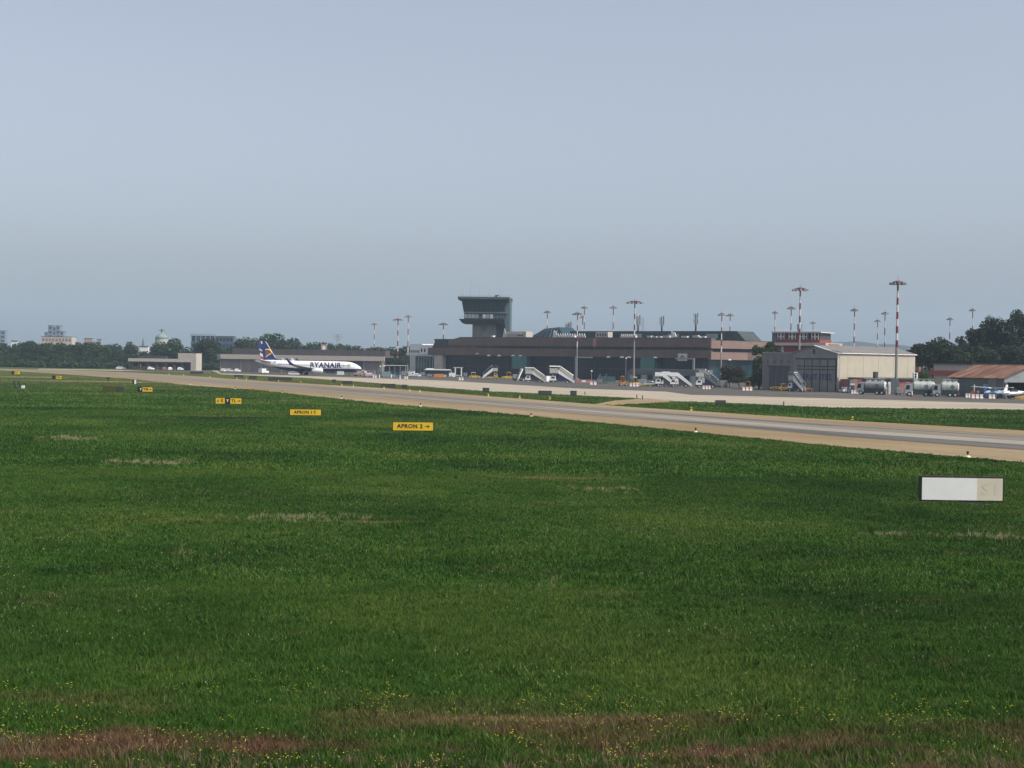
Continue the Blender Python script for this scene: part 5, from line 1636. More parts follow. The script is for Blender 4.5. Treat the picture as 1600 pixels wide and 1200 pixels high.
# pole lamps on the apron, post cones
for px, y0, D, lab in ((977.5, 561, 530, 'thin white lamp post before the dark terminal glass'), (924, 581, 470, 'thin post with a small round sign behind the left barrier'), (594, 573.5, 575, 'left one of two white globe lamps at the warehouse end'), (599.6, 573, 578, 'right one of two white globe lamps at the warehouse end')):
    o = thing('lamp_post', lab, 'lamp post', B(px, D), 0)
    h = W(px, y0, D).z
    MB().cyl((0, 0, 0), (0, 0, h), .09, .06, 8).build('post', steel, o)
    MB().lathe([(.15, h), (.3, h + .15), (.3, h + .4), (.1, h + .5)], 10).build('lamp_head', white_paint, o)
for px, yb, lab in ((592.8, 590.6, 'white bollard right of the leftmost barrier'), (625, 592, 'white bollard left of the second barrier'), (611.5, 590.3, 'white cone below the floodlight mast by the warehouse'), (1425, 621, 'red and white traffic cone before the pale green tanker')):
    g = G(px, yb)
    o = thing('traffic_cone' if 'cone' in lab else 'bollard', lab, 'cone' if 'cone' in lab else 'bollard', g, 0, 'bollards and cones on the apron')
    MB().lathe([(.32, 0), (.30, .05), (.22, .06), (.16, .6)], 10).build('lower_part', white_paint if '1425' not in str(px) else red_paint, o)
    MB().lathe([(.15, .601), (.1, 1.2), (.04, 1.35)], 10).build('upper_part', white_paint, o)
# open shelter and parked carts between the warehouse and the bus
sh = thing('open_shelter', 'long open shelter with thin grey roof below the mast by the warehouse', 'shelter', B(617, 605), R(2))
hs_ = W(617, 571.5, 605).z
box('roof', pale_steel, sh, -4.6, 4.6, -2.2, 2.2, hs_, hs_ + .22)
for k in range(5):
    for s in (-1.9, 1.9):
        box('post', steel, sh, -4.3 + k * 2.1, -4.15 + k * 2.1, s - .07, s + .07, 0, hs_ - .002)
box('back_wall', M('shelter_teal', (.05, .085, .09), .6, .15), sh, -4.4, 4.4, 2.0, 2.1, .1, hs_ - .5)
for px, D, w_, h_, mt, lab in ((583, 597, 1.6, 1.5, M('cart_mauve', (.25, .21, .27), .7, .15), 'mauve luggage cart beside the leftmost barrier'), (631, 583, 2.2, 1.6, M('cart_teal', (.07, .12, .13), .7, .15), 'teal luggage cart under the open shelter end'),
                               (660, 585, 2.0, 1.3, M('cart_dark', (.06, .07, .08), .7, .15), 'dark luggage cart behind the bus rear'), (671, 552, 1.8, .9, M('cart_grey', (.24, .26, .28), .7, .15), 'low grey luggage cart in front of the bus rear'),
                               (727, 565, 1.5, 1.5, M('cart_slate', (.10, .12, .15), .7, .15), 'slate luggage cart between the white truck and the yellow tug'), (805, 535, 1.8, 1.4, M('cart_beige', (.36, .33, .27), .7, .15), 'beige luggage cart left of the narrow belt loader'),
                               (843, 480, 2.6, 1.9, M('cart_khaki', (.25, .22, .15), .7, .15), 'khaki container cart behind the left covered stairs'), (937, 452, 1.6, 1.1, M('cart_green', (.08, .15, .12), .7, .15), 'green luggage cart right of the second barrier'),
                               (1003, 440, 2.4, 1.3, M('cart_silver', (.38, .38, .36), .6, .15), 'silver container cart behind the yellow dolly'), (1114, 420, 1.5, 1.1, M('cart_white', (.62, .62, .60), .6, .1), 'white generator cart at the ribbed stair truck'),
                               (1130, 425, 2.2, 1.5, M('cart_stone', (.30, .29, .26), .7, .15), 'stone grey cart between the ribbed stairs and the dark bush'), (1404, 352, 1.4, 1.2, M('cart_sand', (.42, .37, .27), .7, .15), 'sand coloured crate cart at the foot of the tall mast')):
    o = thing('luggage_cart', lab, 'cart', B(px, D), random.uniform(-.3, .3), 'apron equipment')
    box('deck', dark_grey, o, -w_ / 2, w_ / 2, -.7, .7, .36, .5)
    box('body', mt, o, -w_ / 2 + .05, w_ / 2 - .05, -.65, .65, .501, .5 + h_)
    for k in range(2):
        x0 = -w_ / 2 + .1 + k * (w_ / 2 - .05)
        box('curtain', M('curtain_grey', (.2, .22, .24), .8, .2), o, x0, x0 + w_ / 2 - .15, -.69, -.655, .6, .42 + h_)
    wheels(o, (-w_ / 2 + .35, w_ / 2 - .35), .62, .2, .16)
box_ = thing('round_signboard', 'white square signboard with dark centre left of the bus', 'sign', B(645, 566), 0)
box('board', white_paint, box_, -.55, .55, -.05, .05, .9, 2.0); box('dark_centre', black_paint, box_, -.22, .22, -.09, -.051, 1.2, 1.65)
MB().cyl((0, 0, 0), (0, 0, .9), .06).build('post', steel, box_)

# ------------------------------------------------------------------ trees
def leaf_material(name, c1, c2, c3):
    mt, nt, b = mat_nodes(name)
    N = nt.nodes.new; L = nt.links.new
    geo = N('ShaderNodeNewGeometry'); n = N('ShaderNodeTexNoise'); n.inputs['Scale'].default_value = .55; n.inputs['Detail'].default_value = 5; n.inputs['Roughness'].default_value = .7
    L(geo.outputs['Position'], n.inputs[0])
    r = N('ShaderNodeValToRGB'); r.color_ramp.elements.new(.5)
    for e, (p, c) in zip(r.color_ramp.elements, ((.32, c1), (.5, c2), (.68, c3))):
        e.position = p; e.color = (*c, 1)
    L(n.outputs['Fac'], r.inputs[0])
    oi = N('ShaderNodeObjectInfo'); hs = N('ShaderNodeHueSaturation'); L(r.outputs[0], hs.inputs['Color'])
    mr = N('ShaderNodeMapRange'); L(oi.outputs['Random'], mr.inputs[0]); mr.inputs['To Min'].default_value = .72; mr.inputs['To Max'].default_value = 1.25
    L(mr.outputs[0], hs.inputs['Value']); L(hs.outputs[0], b.inputs['Base Color'])
    b.inputs['Roughness'].default_value = .7; b.inputs['Specular IOR Level'].default_value = .15
    return mt
leaf_mid = leaf_material('leaf_mid', (.014, .030, .010), (.024, .048, .016), (.042, .074, .025))
leaf_dark = leaf_material('leaf_dark', (.011, .022, .010), (.022, .040, .016), (.045, .070, .028))
leaf_shrub = leaf_material('leaf_shrub', (.02, .045, .012), (.04, .075, .02), (.065, .095, .03))
leaf_red = leaf_material('leaf_red', (.03, .022, .016), (.045, .034, .022), (.06, .05, .03))

def crown_mesh(name, lumps, nleaf, size, mat, seed, up=.25):
    """leaf quads scattered through a set of ellipsoid lumps (cx, cy, cz, rx, ry, rz)"""
    g = np.random.default_rng(seed)
    vol = np.array([l[3] * l[4] * l[5] for l in lumps]) ** .75
    pick = g.choice(len(lumps), nleaf, p=vol / vol.sum())
    Lp = np.array(lumps)[pick]
    d = g.normal(size=(nleaf, 3)); d /= np.linalg.norm(d, axis=1)[:, None]
    rad = g.random(nleaf) ** .33
    rad = np.where(g.random(nleaf) < .6, .82 + .25 * g.random(nleaf), rad)
    c = Lp[:, :3] + d * rad[:, None] * Lp[:, 3:]
    nrm = d * .7 + g.normal(size=(nleaf, 3)) * .6; nrm[:, 2] += up
    nrm /= np.linalg.norm(nrm, axis=1)[:, None]
    a = np.cross(nrm, g.normal(size=(nleaf, 3))); a /= np.linalg.norm(a, axis=1)[:, None]
    b_ = np.cross(nrm, a)
    s = size * g.uniform(.55, 1.3, nleaf)[:, None]
    k = g.uniform(.45, .9, nleaf)[:, None]
    V = np.stack([c + a * s, c + b_ * s * k, c - a * s, c - b_ * s * k], 1).reshape(-1, 3)
    me = bpy.data.meshes.new(name)
    me.vertices.add(len(V)); me.vertices.foreach_set('co', V.ravel())
    me.loops.add(len(V)); me.loops.foreach_set('vertex_index', np.arange(len(V)))
    me.polygons.add(nleaf); me.polygons.foreach_set('loop_start', np.arange(0, len(V), 4)); me.polygons.foreach_set('loop_total', np.full(nleaf, 4))
    me.update(); me.validate(); me.materials.append(mat)
    return me

def trunk_mesh(h, r, limbs, seed):
    rd = random.Random(seed); b = MB()
    p = Vector((0, 0, 0)); pr = r
    for k in range(4):
        q = Vector((rd.uniform(-.2, .2), rd.uniform(-.2, .2), h * (k + 1) / 4))
        b.cyl(p, q, pr, pr * .8, 7); p = q; pr *= .8
    for l in limbs:
        e = Vector(l[:3]); s = Vector((0, 0, h * rd.uniform(.45, .9)))
        mdl = s.lerp(e, .55) + Vector((0, 0, -.3))
        b.cyl(s, mdl, r * .45, r * .3, 5); b.cyl(mdl, e, r * .3, r * .12, 5)
    return b.mesh('trunk', bark)

def broad(seed, w=1.0):
    rd = random.Random(seed); out = []
    for k in range(11):
        a = rd.uniform(0, 6.28); rr = rd.uniform(.8, 3.6) * w; z = rd.uniform(3.6, 10.2)
        rr *= 1.15 - abs(z - 6) / 9
        s = rd.uniform(1.3, 2.3)
        out.append((rr * math.cos(a), rr * math.sin(a), z, s * 1.15, s * 1.15, s * .95))
    out.append((0, 0, 6.5, 2.6 * w, 2.6 * w, 3.4)); out.append((.3, 0, 9.8, 1.7, 1.7, 1.6))
    return out
PROTO = []
for i in range(6):
    lp = broad(100 + i, random.uniform(.8, 1.25))
    PROTO.append((crown_mesh('crown', lp, 2300, .42, leaf_mid, 50 + i), trunk_mesh(5.5, .32, lp[:5], i)))
def tree(px, D, h, label, cat='tree', proto=None, name='broadleaf_tree', group=None, wide=1.0, pro=None):
    pr = (pro or PROTO)[proto if proto is not None else random.randrange(len(pro or PROTO))]
    o = thing(name, label, cat, B(px, D) + Vector((0, 0, -.1)), random.uniform(0, 6.28), group)
    s = h / 12.0
    for nm, me in (('trunk', pr[1]), ('crown', pr[0])):
        c = put(nm, me, o); c.scale = (s * wide, s * wide, s)
    return o
nt_ = -1
gl = 'trees of the hazy wood line at far left'
for px, ytop in ((-8, 534), (6, 536), (20, 540), (34, 533), (46, 531), (58, 534), (71, 533), (84, 537), (96, 535), (110, 535), (121, 532), (133, 534), (146, 534), (159, 537), (171, 535), (183, 541)):
    D = random.uniform(770, 850); nt_ += 1
    tree(px, D, W(px, ytop, D).z, ORD[nt_] + ' hazy tree from the left edge in the tall far wood line', group=gl, wide=1.15)
nb_ = -1
for px, ytop in ((0, 553), (18, 556), (38, 552), (60, 555), (80, 553), (104, 556), (128, 555), (150, 557), (172, 555), (192, 552), (208, 552)):
    D = random.uniform(735, 765); nb_ += 1
    tree(px, D, W(px, ytop, D).z, ORD[nb_] + ' low bushy tree from the left edge, at the foot of the far wood line', group='low trees before the far left wood line', wide=1.9)
SP = [(203, 531, 840, 'round tree left of the pavilion'), (243, 532, 830, 'tall tree left of the green dome'), (268, 528.5, 800, 'tall tree right of the green dome'), (279, 534, 790, 'round tree above the pavilion tall block'),
      (314, 531, 780, 'dark tree hiding the left of the blue office block'), (328, 529, 775, 'dark tree in front of the blue office block'), (341, 538, 770, 'low tree right of the blue office block'),
      (372, 530, 830, 'tree above the left end of the warehouse'), (383, 523, 830, 'tall round tree left of the airliner fin'), (398, 525, 825, 'tree just left of the airliner fin'), (413, 521.5, 850, 'highest tree behind the airliner fin'),
      (427, 521, 850, 'high tree right of the airliner fin'), (440, 529, 830, 'tree between the highest trees and the airliner lettering'), (455, 528, 830, 'tree above the rear of the airliner'), (468, 536, 830, 'low tree above the airliner winglet'),
      (483, 532, 830, 'tree above the airliner lettering'), (496, 540, 820, 'low tree left of the striped hut'), (517, 533, 830, 'tree right of the striped hut'), (530, 534, 830, 'tree below the faint pylon'),
      (543, 536, 830, 'tree right of the faint pylon'), (556, 540, 820, 'tree above the airliner nose'), (570, 542, 820, 'low tree above the warehouse right of the nose'), (586, 542, 810, 'tree at the foot of the faint far mast'),
      (600, 541, 800, 'tree above the right end of the warehouse'), (614, 539, 790, 'tree left of the nearer mast by the warehouse'), (630, 541, 780, 'tree between the two masts left of the white block'),
      (644, 552, 720, 'tree in front of the white block base'), (608, 553, 700, 'light green tree at the right end of the warehouse'), (624, 556, 690, 'green tree beside the warehouse below the mast'), (225, 547, 800, 'low tree behind the pavilion roof'), (292, 545, 800, 'low tree behind the pavilion block'), (355, 541, 790, 'low tree at the warehouse left corner')]
for px, ytop, D, lab in SP:
    tree(px, D, W(px, ytop, D).z, lab, group='trees behind the left buildings', wide=1.05 if ytop < 535 else 1.35)
# undergrowth closing the foot of the wood line
def hedge(px0, px1, D, h, n, seed, name, mat=leaf_mid):
    a, b_ = B(px0, D), B(px1, D)
    g = np.random.default_rng(seed)
    lumps = []
    m_ = int((b_ - a).length / 3)
    for k in range(m_):
        p = a.lerp(b_, (k + .5) / m_)
        lumps.append((p.x, p.y + g.uniform(-3, 3), h * .4, 2.6, 2.6, h * g.uniform(.45, .75)))
    o = put(name, crown_mesh(name, lumps, n, .5, mat, seed))
    o['kind'] = 'stuff'; o['label'] = 'hazy undergrowth at the foot of the far trees'
    return o
hedge(-30, 215, 730, 3.2, 9000, 1, 'undergrowth')
hedge(300, 346, 720, 3.5, 2500, 2, 'undergrowth')
hedge(-30, 700, 880, 9, 20000, 3, 'distant_woods')
hedge(-30, 640, 1000, 11, 16000, 4, 'distant_woods')
hedge(1380, 1720, 520, 10, 9000, 5, 'distant_woods', leaf_dark)

# dark pines and poplars at right
def pine(seed):
    rd = random.Random(seed); out = []
    for k in range(15):
        a = rd.uniform(0, 6.28); rr = rd.uniform(0, 4.4); z = 8.6 + 2.4 * (1 - (rr / 4.6) ** 2) - rd.uniform(0, 3.0)
        out.append((rr * math.cos(a), rr * math.sin(a), z, 1.7, 1.7, 1.1))
    out.append((0, 0, 8.4, 3.4, 3.4, 2.4))
    return out
def tall(seed):
    rd = random.Random(seed); out = []
    for k in range(36):
        a = rd.uniform(0, 6.28); z = rd.uniform(2.2, 11.5); rr = rd.uniform(.2, 2.7) * (1.15 - z / 14)
        s = rd.uniform(.32, .85)
        out.append((rr * math.cos(a), rr * math.sin(a), z, s, s, s * 1.15))
    out.append((0, 0, 5.5, 1.5, 1.5, 3.6))
    return out
PINES, TALLS = [], []
for i in range(3):
    lp = pine(200 + i); PINES.append((crown_mesh('crown', lp, 4200, .28, leaf_dark, 70 + i), trunk_mesh(8, .3, lp[:7], 20 + i)))
    lp = tall(300 + i); TALLS.append((crown_mesh('crown', lp, 5200, .17, leaf_dark, 80 + i), trunk_mesh(9, .25, lp[:7], 30 + i)))
for px, ytop, D, lab, w_ in ((1438, 533, 432, 'dark umbrella pine just right of the hangar', .95), (1457, 525, 428, 'highest rounded dark pine between hangar and tall trees', 1.0), (1477, 535, 425, 'dark pine at the foot of the small mast', 1.0), (1500, 537, 430, 'dark pine behind the white fuel tanker', 1.05), (1528, 536, 428, 'dark pine left above the barn roof', 1.05), (1556, 538, 430, 'dark pine above the middle of the barn roof', 1.05), (1585, 537, 428, 'dark pine above the right of the barn roof', 1.1), (1615, 535, 430, 'dark pine cut by the right edge above the barn', 1.1)):
    tree(px, D, W(px, ytop, D).z, lab, 'tree', None, 'pine_tree', 'dark pines behind the barn', w_, PINES)
for px, ytop, D, lab, w_ in ((1503, 522, 448, 'lowest leafy tree left of the tall dark trees', 1.1), (1517, 512, 452, 'leafy tree with the small mast behind its top', 1.1), (1532, 502, 450, 'leafy tree stepping up toward the tallest tree', 1.05), (1545, 494, 452, 'bushy dark tree left of the tallest tree', 1.0), (1560, 497, 450, 'dark leafy tree just left of the tallest tree', 1.0), (1580, 486, 448, 'tall leafy tree near the right edge', .95), (1592, 479, 452, 'tallest dark leafy tree at the right edge', .95), (1612, 483, 450, 'tall tree cut by the right edge', .95)):
    tree(px, D, W(px, ytop, D).z, lab, 'tree', None, 'leafy_tree', 'tall dark trees at the right edge', w_, TALLS)
# trees and shrubs beside the annex
GREEN = []
for i in range(2):
    lp = tall(340 + i); GREEN.append((crown_mesh('crown', lp, 4200, .26, leaf_shrub, 90 + i), trunk_mesh(9, .25, lp[:7], 40 + i)))
    lp = broad(400 + i, 1.2); GREEN.append((crown_mesh('crown', lp, 3000, .4, leaf_red if i else leaf_shrub, 95 + i), trunk_mesh(3, .25, lp[:4], 44 + i)))
tree(1186, 410, W(1186, 539, 410).z, 'green tree left of the annex, the lower of two', 'tree', 0, 'leafy_tree', 'trees beside the annex', 1.25, GREEN)
tree(1199, 415, W(1199, 534, 415).z, 'green tree in front of the red office left corner', 'tree', 2, 'leafy_tree', 'trees beside the annex', 1.25, GREEN)
tree(1210, 420, W(1210, 540, 420).z, 'green tree between the red office and the annex roof', 'tree', 0, 'leafy_tree', 'trees beside the annex', 1.1, GREEN)
tree(1140, 430, W(1140, 570, 430).z, 'dark reddish bush before the pink terminal wing', 'bush', 3, 'bush', 'bushes beside the annex', 1.3, GREEN)
tree(1155, 425, W(1155, 572, 425).z, 'dark reddish bush right of the other one, before the wing', 'bush', 3, 'bush', 'bushes beside the annex', 1.2, GREEN)
tree(1172, 405, W(1172, 586, 405).z, 'low olive bush behind the small brown tug', 'bush', 1, 'bush', 'bushes beside the annex', 1.6, GREEN)
tree(1185, 402, W(1185, 580, 402).z, 'olive bush at the left foot of the annex wall', 'bush', 1, 'bush', 'bushes beside the annex', 1.2, GREEN)
tree(1442, 372, W(1442, 577, 372).z, 'light green bush between the hangar corner and the tankers', 'bush', 1, 'bush', 'bushes beside the annex', .7, GREEN)

# ------------------------------------------------------------------ grass blades
hidden = bpy.data.collections.new('tuft_sources')
def blade_mesh(nm, x, y, h, w, mat, seed, lean=.8):
    """many bent blades at given root points, each with its own tint"""
    g = np.random.default_rng(seed); n = len(x)
    hh = h * g.uniform(.4, 1.0, n); d = g.uniform(0, 6.283, n); t2 = g.uniform(0, 3.1416, n)
    ln = hh * g.uniform(.1, lean, n)
    lx, ly = np.cos(d) * ln, np.sin(d) * ln
    ww = w * g.uniform(.6, 1.25, n); px_, py_ = np.cos(t2) * ww, np.sin(t2) * ww
    z0 = np.zeros(n)
    V = np.stack([np.stack([x - px_, y - py_, z0], 1), np.stack([x + px_, y + py_, z0], 1),
                  np.stack([x + lx * .4 + px_ * .7, y + ly * .4 + py_ * .7, hh * .6], 1), np.stack([x + lx * .4 - px_ * .7, y + ly * .4 - py_ * .7, hh * .6], 1),
                  np.stack([x + lx, y + ly, hh], 1)], 1).reshape(-1, 3)
    k = np.arange(n) * 5
    loops = np.stack([k, k + 1, k + 2, k + 3, k + 3, k + 2, k + 4], 1).ravel()
    starts = np.stack([np.arange(n) * 7, np.arange(n) * 7 + 4], 1).ravel()
    tot = np.tile([4, 3], n)
    me = bpy.data.meshes.new(nm)
    me.vertices.add(len(V)); me.vertices.foreach_set('co', V.astype(np.float32).ravel())
    me.loops.add(len(loops)); me.loops.foreach_set('vertex_index', loops)
    me.polygons.add(2 * n); me.polygons.foreach_set('loop_start', starts); me.polygons.foreach_set('loop_total', tot)
    at = me.attributes.new('tint', 'FLOAT', 'POINT')
    tn = g.random(n) ** 1.4
    at.data.foreach_set('value', np.repeat(tn, 5).astype(np.float32))
    me.update(); me.materials.append(mat)
    o = bpy.data.objects.new(nm, me); hidden.objects.link(o)
    return o
def tuft(nm, nb, h, w, spread, mat, seed, lean=.35):
    g = np.random.default_rng(seed); a = g.uniform(0, 6.283, nb); r = spread * np.sqrt(g.random(nb))
    return blade_mesh(nm, r * np.cos(a), r * np.sin(a), h, w, mat, seed, lean * 2)
def patch(nm, size, dens, h, w, mat, seed, lean=1.5):
    """a square of meadow whose blades grow in clumps of uneven height"""
    g = np.random.default_rng(seed); n = int(size * size * dens)
    x = g.uniform(-size / 2, size / 2, n); y = g.uniform(-size / 2, size / 2, n)
    c = vnoise(x * 2.2 / (size / 1.5) + 50 * seed, y * 2.2 / (size / 1.5), seed) * .6 + vnoise(x * 6 / (size / 1.5) + 9 * seed, y * 6 / (size / 1.5), seed + 4) * .5
    keep = g.random(n) < .45 + .6 * c
    x, y, c = x[keep], y[keep], c[keep]
    return blade_mesh(nm, x, y, h * (.45 + .75 * c), w, mat, seed, lean)

poly_tx = [(p.x, p.y) for p in strip(0, 1)]
poly_ap = [(p.x, p.y) for p in apw] + [(420, 470), (230, 760), (-150, 760)]
poly_lk = [(G(*p).x, G(*p).y) for p in ((925, 632.5), (965, 633), (1050, 628.5), (1046, 626), (1012, 622.5), (960, 626))]
def inside(px_, py_, poly):
    r = np.zeros(len(px_), bool); n = len(poly); j = n - 1
    for i in range(n):
        xi, yi = poly[i]; xj, yj = poly[j]
        c = ((yi > py_) != (yj > py_)) & (px_ < (xj - xi) * (py_ - yi) / (yj - yi + 1e-12) + xi)
        r ^= c; j = i
    return r
def scatter(D0, D1, dens, x_pad=6, keep=None):
    area = (D1 - D0) * (D1 + D0) / 2 * .70 + (D1 - D0) * 2 * x_pad
    n = int(area * dens)
    y = np.sqrt(rng.uniform(D0 ** 2, D1 ** 2, n)); x = rng.uniform(-1, 1, n) * (y * .35 + x_pad)
    ok = ~inside(x, y, poly_tx) & ~inside(x, y, poly_ap) & ~inside(x, y, poly_lk)
    return x[ok], y[ok]

def instancer(name, pts, scl, sources, label, square=False):
    sub = bpy.data.collections.new(name + '_source')
    for o in sources:
        sub.objects.link(o)
    me = bpy.data.meshes.new(name)
    me.vertices.add(len(pts)); me.vertices.foreach_set('co', pts.ravel())
    at = me.attributes.new('tuft_scale', 'FLOAT_VECTOR', 'POINT'); at.data.foreach_set('vector', scl.astype(np.float32).ravel())
    rt = np.zeros((len(pts), 3), np.float32); rt[:, 2] = rng.uniform(0, 6.28, len(pts)); rt[:, 0] = rng.normal(0, .08, len(pts)); rt[:, 1] = rng.normal(0.10, .08, len(pts))
    if square:
        rt[:] = 0; rt[:, 2] = rng.integers(0, 4, len(pts)) * (math.pi / 2)
    at = me.attributes.new('tuft_rotation', 'FLOAT_VECTOR', 'POINT'); at.data.foreach_set('vector', rt.ravel())
    me.update()
    o = put(name, me); o['kind'] = 'stuff'; o['label'] = label
    ng = bpy.data.node_groups.new(name, 'GeometryNodeTree')
    ng.interface.new_socket('Geometry', in_out='INPUT', socket_type='NodeSocketGeometry')
    ng.interface.new_socket('Geometry', in_out='OUTPUT', socket_type='NodeSocketGeometry')
    N = ng.nodes.new; L = ng.links.new
    gi, go = N('NodeGroupInput'), N('NodeGroupOutput')
    m2p = N('GeometryNodeMeshToPoints'); L(gi.outputs[0], m2p.inputs['Mesh'])
    ci = N('GeometryNodeCollectionInfo'); ci.inputs['Collection'].default_value = sub
    ci.inputs['Separate Children'].default_value = True; ci.inputs['Reset Children'].default_value = True
    ip = N('GeometryNodeInstanceOnPoints'); L(m2p.outputs[0], ip.inputs['Points']); L(ci.outputs[0], ip.inputs['Instance'])
    ip.inputs['Pick Instance'].default_value = True
    a1 = N('GeometryNodeInputNamedAttribute'); a1.data_type = 'FLOAT_VECTOR'; a1.inputs['Name'].default_value = 'tuft_rotation'
    a2 = N('GeometryNodeInputNamedAttribute'); a2.data_type = 'FLOAT_VECTOR'; a2.inputs['Name'].default_value = 'tuft_scale'
    L(a1.outputs['Attribute'], ip.inputs['Rotation']); L(a2.outputs['Attribute'], ip.inputs['Scale'])
    L(ip.outputs[0], go.inputs[0])
    md = o.modifiers.new('scatter', 'NODES'); md.node_group = ng
    return o

def meadow(D0, D1, size, dens, h, w, name, seed, fill_dens, nvar=8):
    """square patches over the open field; cells cut by pavement get single tufts up to its edge"""
    src = [patch('%s_patch%d' % (name, i), size, dens, h, w, grass_blade, seed + i) for i in range(nvar)]
    tf = [tuft('%s_tuft%d' % (name, i), max(4, int(dens / fill_dens)), h * .85, w, .6 / math.sqrt(fill_dens), grass_blade, seed + 50 + i) for i in range(4)]
    ys = np.arange(D0, D1, size) + size / 2
    P, T = [], []
    for y in ys:
        half = y * .345 + max(size * 1.2, 4)
        xs_ = np.arange(-half, half, size) + size / 2
        off = np.array([[0, 0], [-.5, -.5], [.5, -.5], [-.5, .5], [.5, .5], [0, .5], [0, -.5], [.5, 0], [-.5, 0]]) * size
        gx = (xs_[:, None] + off[None, :, 0]).ravel(); gy = np.full(len(gx), y) + np.tile(off[:, 1], len(xs_))
        pv_ = (inside(gx, gy, poly_tx) | inside(gx, gy, poly_ap) | inside(gx, gy, poly_lk)).reshape(len(xs_), -1)
        for x, q in zip(xs_, pv_):
            if not q.any(): P.append((x, y, 0))
            elif not q.all():
                n = int(size * size * fill_dens)
                tx_, ty_ = rng.uniform(x - size / 2, x + size / 2, n), rng.uniform(y - size / 2, y + size / 2, n)
                ok = ~(inside(tx_, ty_, poly_tx) | inside(tx_, ty_, poly_ap) | inside(tx_, ty_, poly_lk))
                T += [(a_, b__, 0) for a_, b__ in zip(tx_[ok], ty_[ok])]
    P = np.array(P, np.float32)
    hv = .8 + .5 * vnoise(P[:, 0] * .12, P[:, 1] * .2, 9)
    instancer(name, P, np.stack([np.ones(len(P)), np.ones(len(P)), hv], 1), src, 'long green meadow grass beside the taxiway', square=True)
    if T:
        T = np.array(T, np.float32); s = rng.uniform(.6, 1.2, len(T))
        instancer(name + '_edge', T, np.stack([s ** .5, s ** .5, s], 1), tf, 'grass fringe along the edge of the pavement')
meadow(17, 44, 1.5, 2500, .155, .0042, 'near_grass', 100, 60, 10)
meadow(44, 88, 4.0, 560, .15, .0085, 'meadow_grass', 200, 20, 8)
meadow(88, 180, 8.0, 90, .18, .022, 'far_grass', 300, 6, 6)
meadow(180, 436, 16.0, 16, .24, .045, 'strip_grass', 400, 1.6, 5)

# taller weedy clumps and seed stalks
x, y = scatter(18, 80, 1.3)
k = vnoise(x * .25, y * .25, 21) * .6 + vnoise(x * .9, y * .9, 23) * .4 > .54
x, y = x[k], y[k]
weeds = [tuft('weed%d' % i, 110, .27, .007, .30, grass_blade, 60 + i, .5) for i in range(3)]
s = rng.uniform(.5, 1.1, len(x))
instancer('weed_clumps', np.stack([x, y, np.zeros_like(x)], 1), np.stack([s, s, s * rng.uniform(.7, 1.1, len(x))], 1), weeds, 'taller dark weed clumps in the meadow')
straw = M('straw', (.24, .21, .11), .8, .15, 1)
redstraw = M('red_straw', (.23, .14, .095), .8, .2, 1)
x, y = scatter(18, 60, 1.6)
k = vnoise(x * .5, y * .5, 33) + .25 * vnoise(x * .1, y * .2, 35) > .70
x, y = x[k], y[k]
stalk = [tuft('stalk%d' % i, 5, .32, .004, .15, straw, 70 + i, .45) for i in range(3)]
s = rng.uniform(.5, 1.1, len(x))
instancer('seed_stalks', np.stack([x, y, np.zeros_like(x)], 1), np.stack([s, s, s], 1), stalk, 'pale dry seed stalks in the meadow')
x, y = scatter(17.5, 28.5, 26)
w_ = np.clip((28.5 - y) / 4, 0, 1) * (vnoise(x * .28, y * .5, 41) * .65 + vnoise(x * 1.1, y * 1.1, 43) * .35)
k = rng.random(len(x)) < np.clip((w_ - .30) * 2.4, 0, .75)
x, y = x[k], y[k]
rst = [tuft('redstalk%d' % i, 14, .25, .0055, .16, redstraw, 80 + i, .4) for i in range(3)]
s = rng.uniform(.55, 1.05, len(x))
instancer('reddish_grass', np.stack([x, y, np.zeros_like(x)], 1), np.stack([s, s, s], 1), rst, 'reddish dry grass in the foreground')
# pale and russet flecks of seed heads all over the meadow
def fleck(seed, mat):
    g = random.Random(seed); b = MB()
    for k in range(5):
        x_, y_, z_ = g.uniform(-.4, .4), g.uniform(-.4, .4), g.uniform(.10, .2); a = g.uniform(0, 3.14); q = g.uniform(.010, .022)
        c_, s_ = math.cos(a) * q * .45, math.sin(a) * q * .45
        b.add([(x_ - c_, y_ - s_, z_), (x_ + c_, y_ + s_, z_ + q * .3), (x_ + c_ * .6, y_ + s_ * .6, z_ + q * 2.4), (x_ - c_, y_ - s_, z_ + q * 1.9)], [(0, 1, 2, 3)])
    me = bpy.data.meshes.new('fleck'); me.from_pydata(b.v, [], b.f); me.materials.append(mat)
    o = bpy.data.objects.new('fleck', me); hidden.objects.link(o); return o
x, y = scatter(18, 75, 3.0)
k = vnoise(x * .3, y * .3, 61) * .7 + vnoise(x * 1.3, y * 1.3, 63) * .3 > rng.uniform(.2, .8, len(x))
x, y = x[k], y[k]
s = rng.uniform(.7, 1.3, len(x))
instancer('seed_heads', np.stack([x, y, np.zeros_like(x)], 1), np.stack([s, s, s], 1), [fleck(1, M('fleck_pale', (.34, .36, .20), .8, .1)), fleck(2, M('fleck_russet', (.16, .10, .05), .8, .1)), fleck(3, M('fleck_green', (.13, .19, .06), .8, .1))], 'pale and russet seed heads scattered in the meadow')
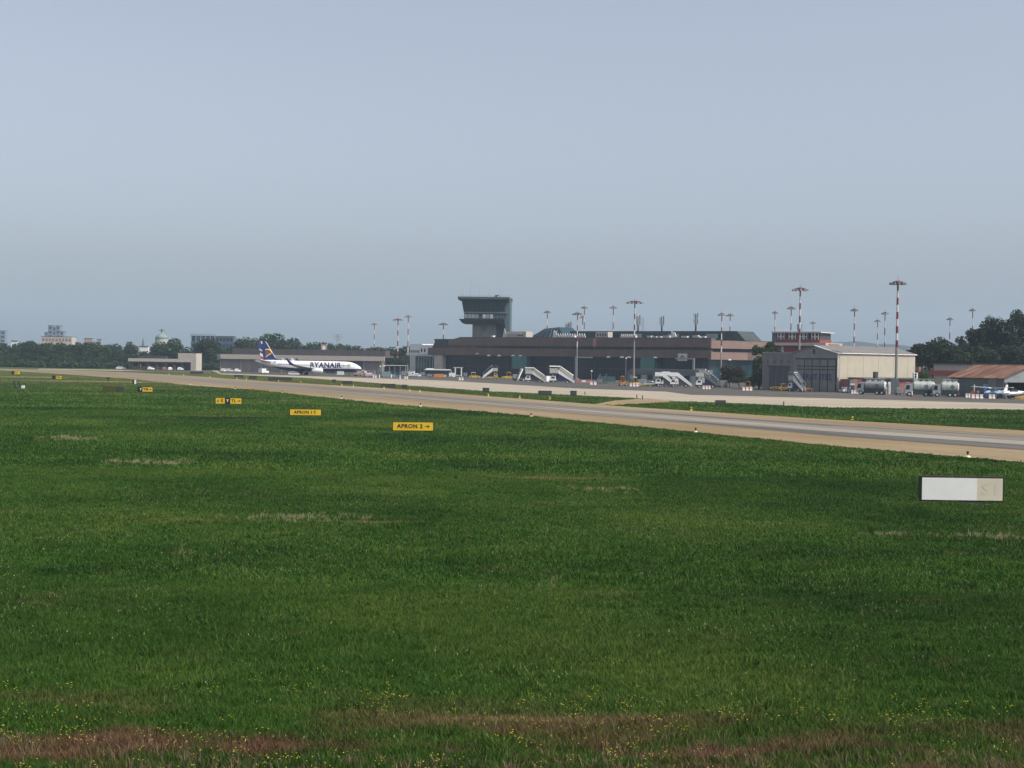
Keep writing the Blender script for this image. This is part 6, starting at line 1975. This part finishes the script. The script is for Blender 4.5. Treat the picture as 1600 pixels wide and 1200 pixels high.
# straw coloured strips where the meadow has dried
dx, dy = [], []
for px, py, wp, dep in ((105, 687, 55, 3.0), (238, 724, 80, 2.0), (470, 811, 150, 1.3), (955, 767, 80, 1.6), (1500, 838, 190, .9), (40, 590, 80, 8), (150, 597, 160, 6)):
    c = G(px, py); wl_ = wp * c.y / FPX; n = int(wl_ * dep * 26)
    dx.append(c.x + rng.normal(0, .42, n) * wl_); dy.append(c.y + rng.normal(0, .55, n) * dep)
x, y = np.concatenate(dx), np.concatenate(dy)
k = ~(inside(x, y, poly_tx)) & (vnoise(x * .7, y * .9, 77) * .6 + vnoise(x * 2.3, y * 2.3, 79) * .4 > rng.uniform(.25, .7, len(x)))
x, y = x[k], y[k]
sw = [tuft('straw_tuft%d' % i, 16, .30, .007, .2, M('straw_pale', (.34, .30, .165), .8, .15, 1), 90 + i, .5) for i in range(3)]
s = rng.uniform(.5, 1.0, len(x)) * np.clip(y / 70, 1, 2) ** .5
instancer('dry_grass_strips', np.stack([x, y, np.zeros_like(x)], 1), np.stack([s, s, s * .9], 1), sw, 'pale dry strips in the meadow')
# yellow flowers
fl_mat = M('petal_yellow', (.70, .60, .05), .6, .1)
def flower(seed):
    g = random.Random(seed); b = MB()
    for k in range(4):
        x_, y_ = g.uniform(-.12, .12), g.uniform(-.12, .12); z_ = g.uniform(.15, .24)
        for j in range(5):
            a = j * 1.257 + g.random()
            b.add([(x_, y_, z_), (x_ + .013 * math.cos(a - .4), y_ + .013 * math.sin(a - .4), z_ + .006), (x_ + .013 * math.cos(a + .4), y_ + .013 * math.sin(a + .4), z_ + .008)], [(0, 1, 2)])
    me = bpy.data.meshes.new('flower'); me.from_pydata(b.v, [], b.f); me.materials.append(fl_mat)
    o = bpy.data.objects.new('flower', me); hidden.objects.link(o); return o
x, y = scatter(17.5, 33, 6.5)
k = rng.random(len(x)) < np.clip((31 - y) / 7, 0.02, 1) * np.clip((vnoise(x * .4, y * .5, 51) - .3) * 2.2, 0, 1)
x, y = x[k], y[k]
s = rng.uniform(.8, 1.25, len(x))
instancer('wildflowers', np.stack([x, y, np.zeros_like(x)], 1), np.stack([s, s, s], 1), [flower(i) for i in range(3)], 'tiny yellow wildflowers in the foreground grass')

# ------------------------------------------------------------------ haze
hz = MB().box(-7400, 7400, -260, 8300, -4, 285).build('haze', None)
hz['kind'] = 'stuff'; hz['label'] = 'pale summer haze over the airfield'
hm = bpy.data.materials.new('haze_air'); hm.use_nodes = True
hn = hm.node_tree.nodes; hn.clear()
ho = hn.new('ShaderNodeOutputMaterial'); hv = hn.new('ShaderNodeVolumePrincipled')
hv.inputs['Color'].default_value = (.62, .77, .96, 1)
hv.inputs['Density'].default_value = .00014
hm.node_tree.links.new(hv.outputs[0], ho.inputs['Volume'])
hz.data.materials.append(hm)
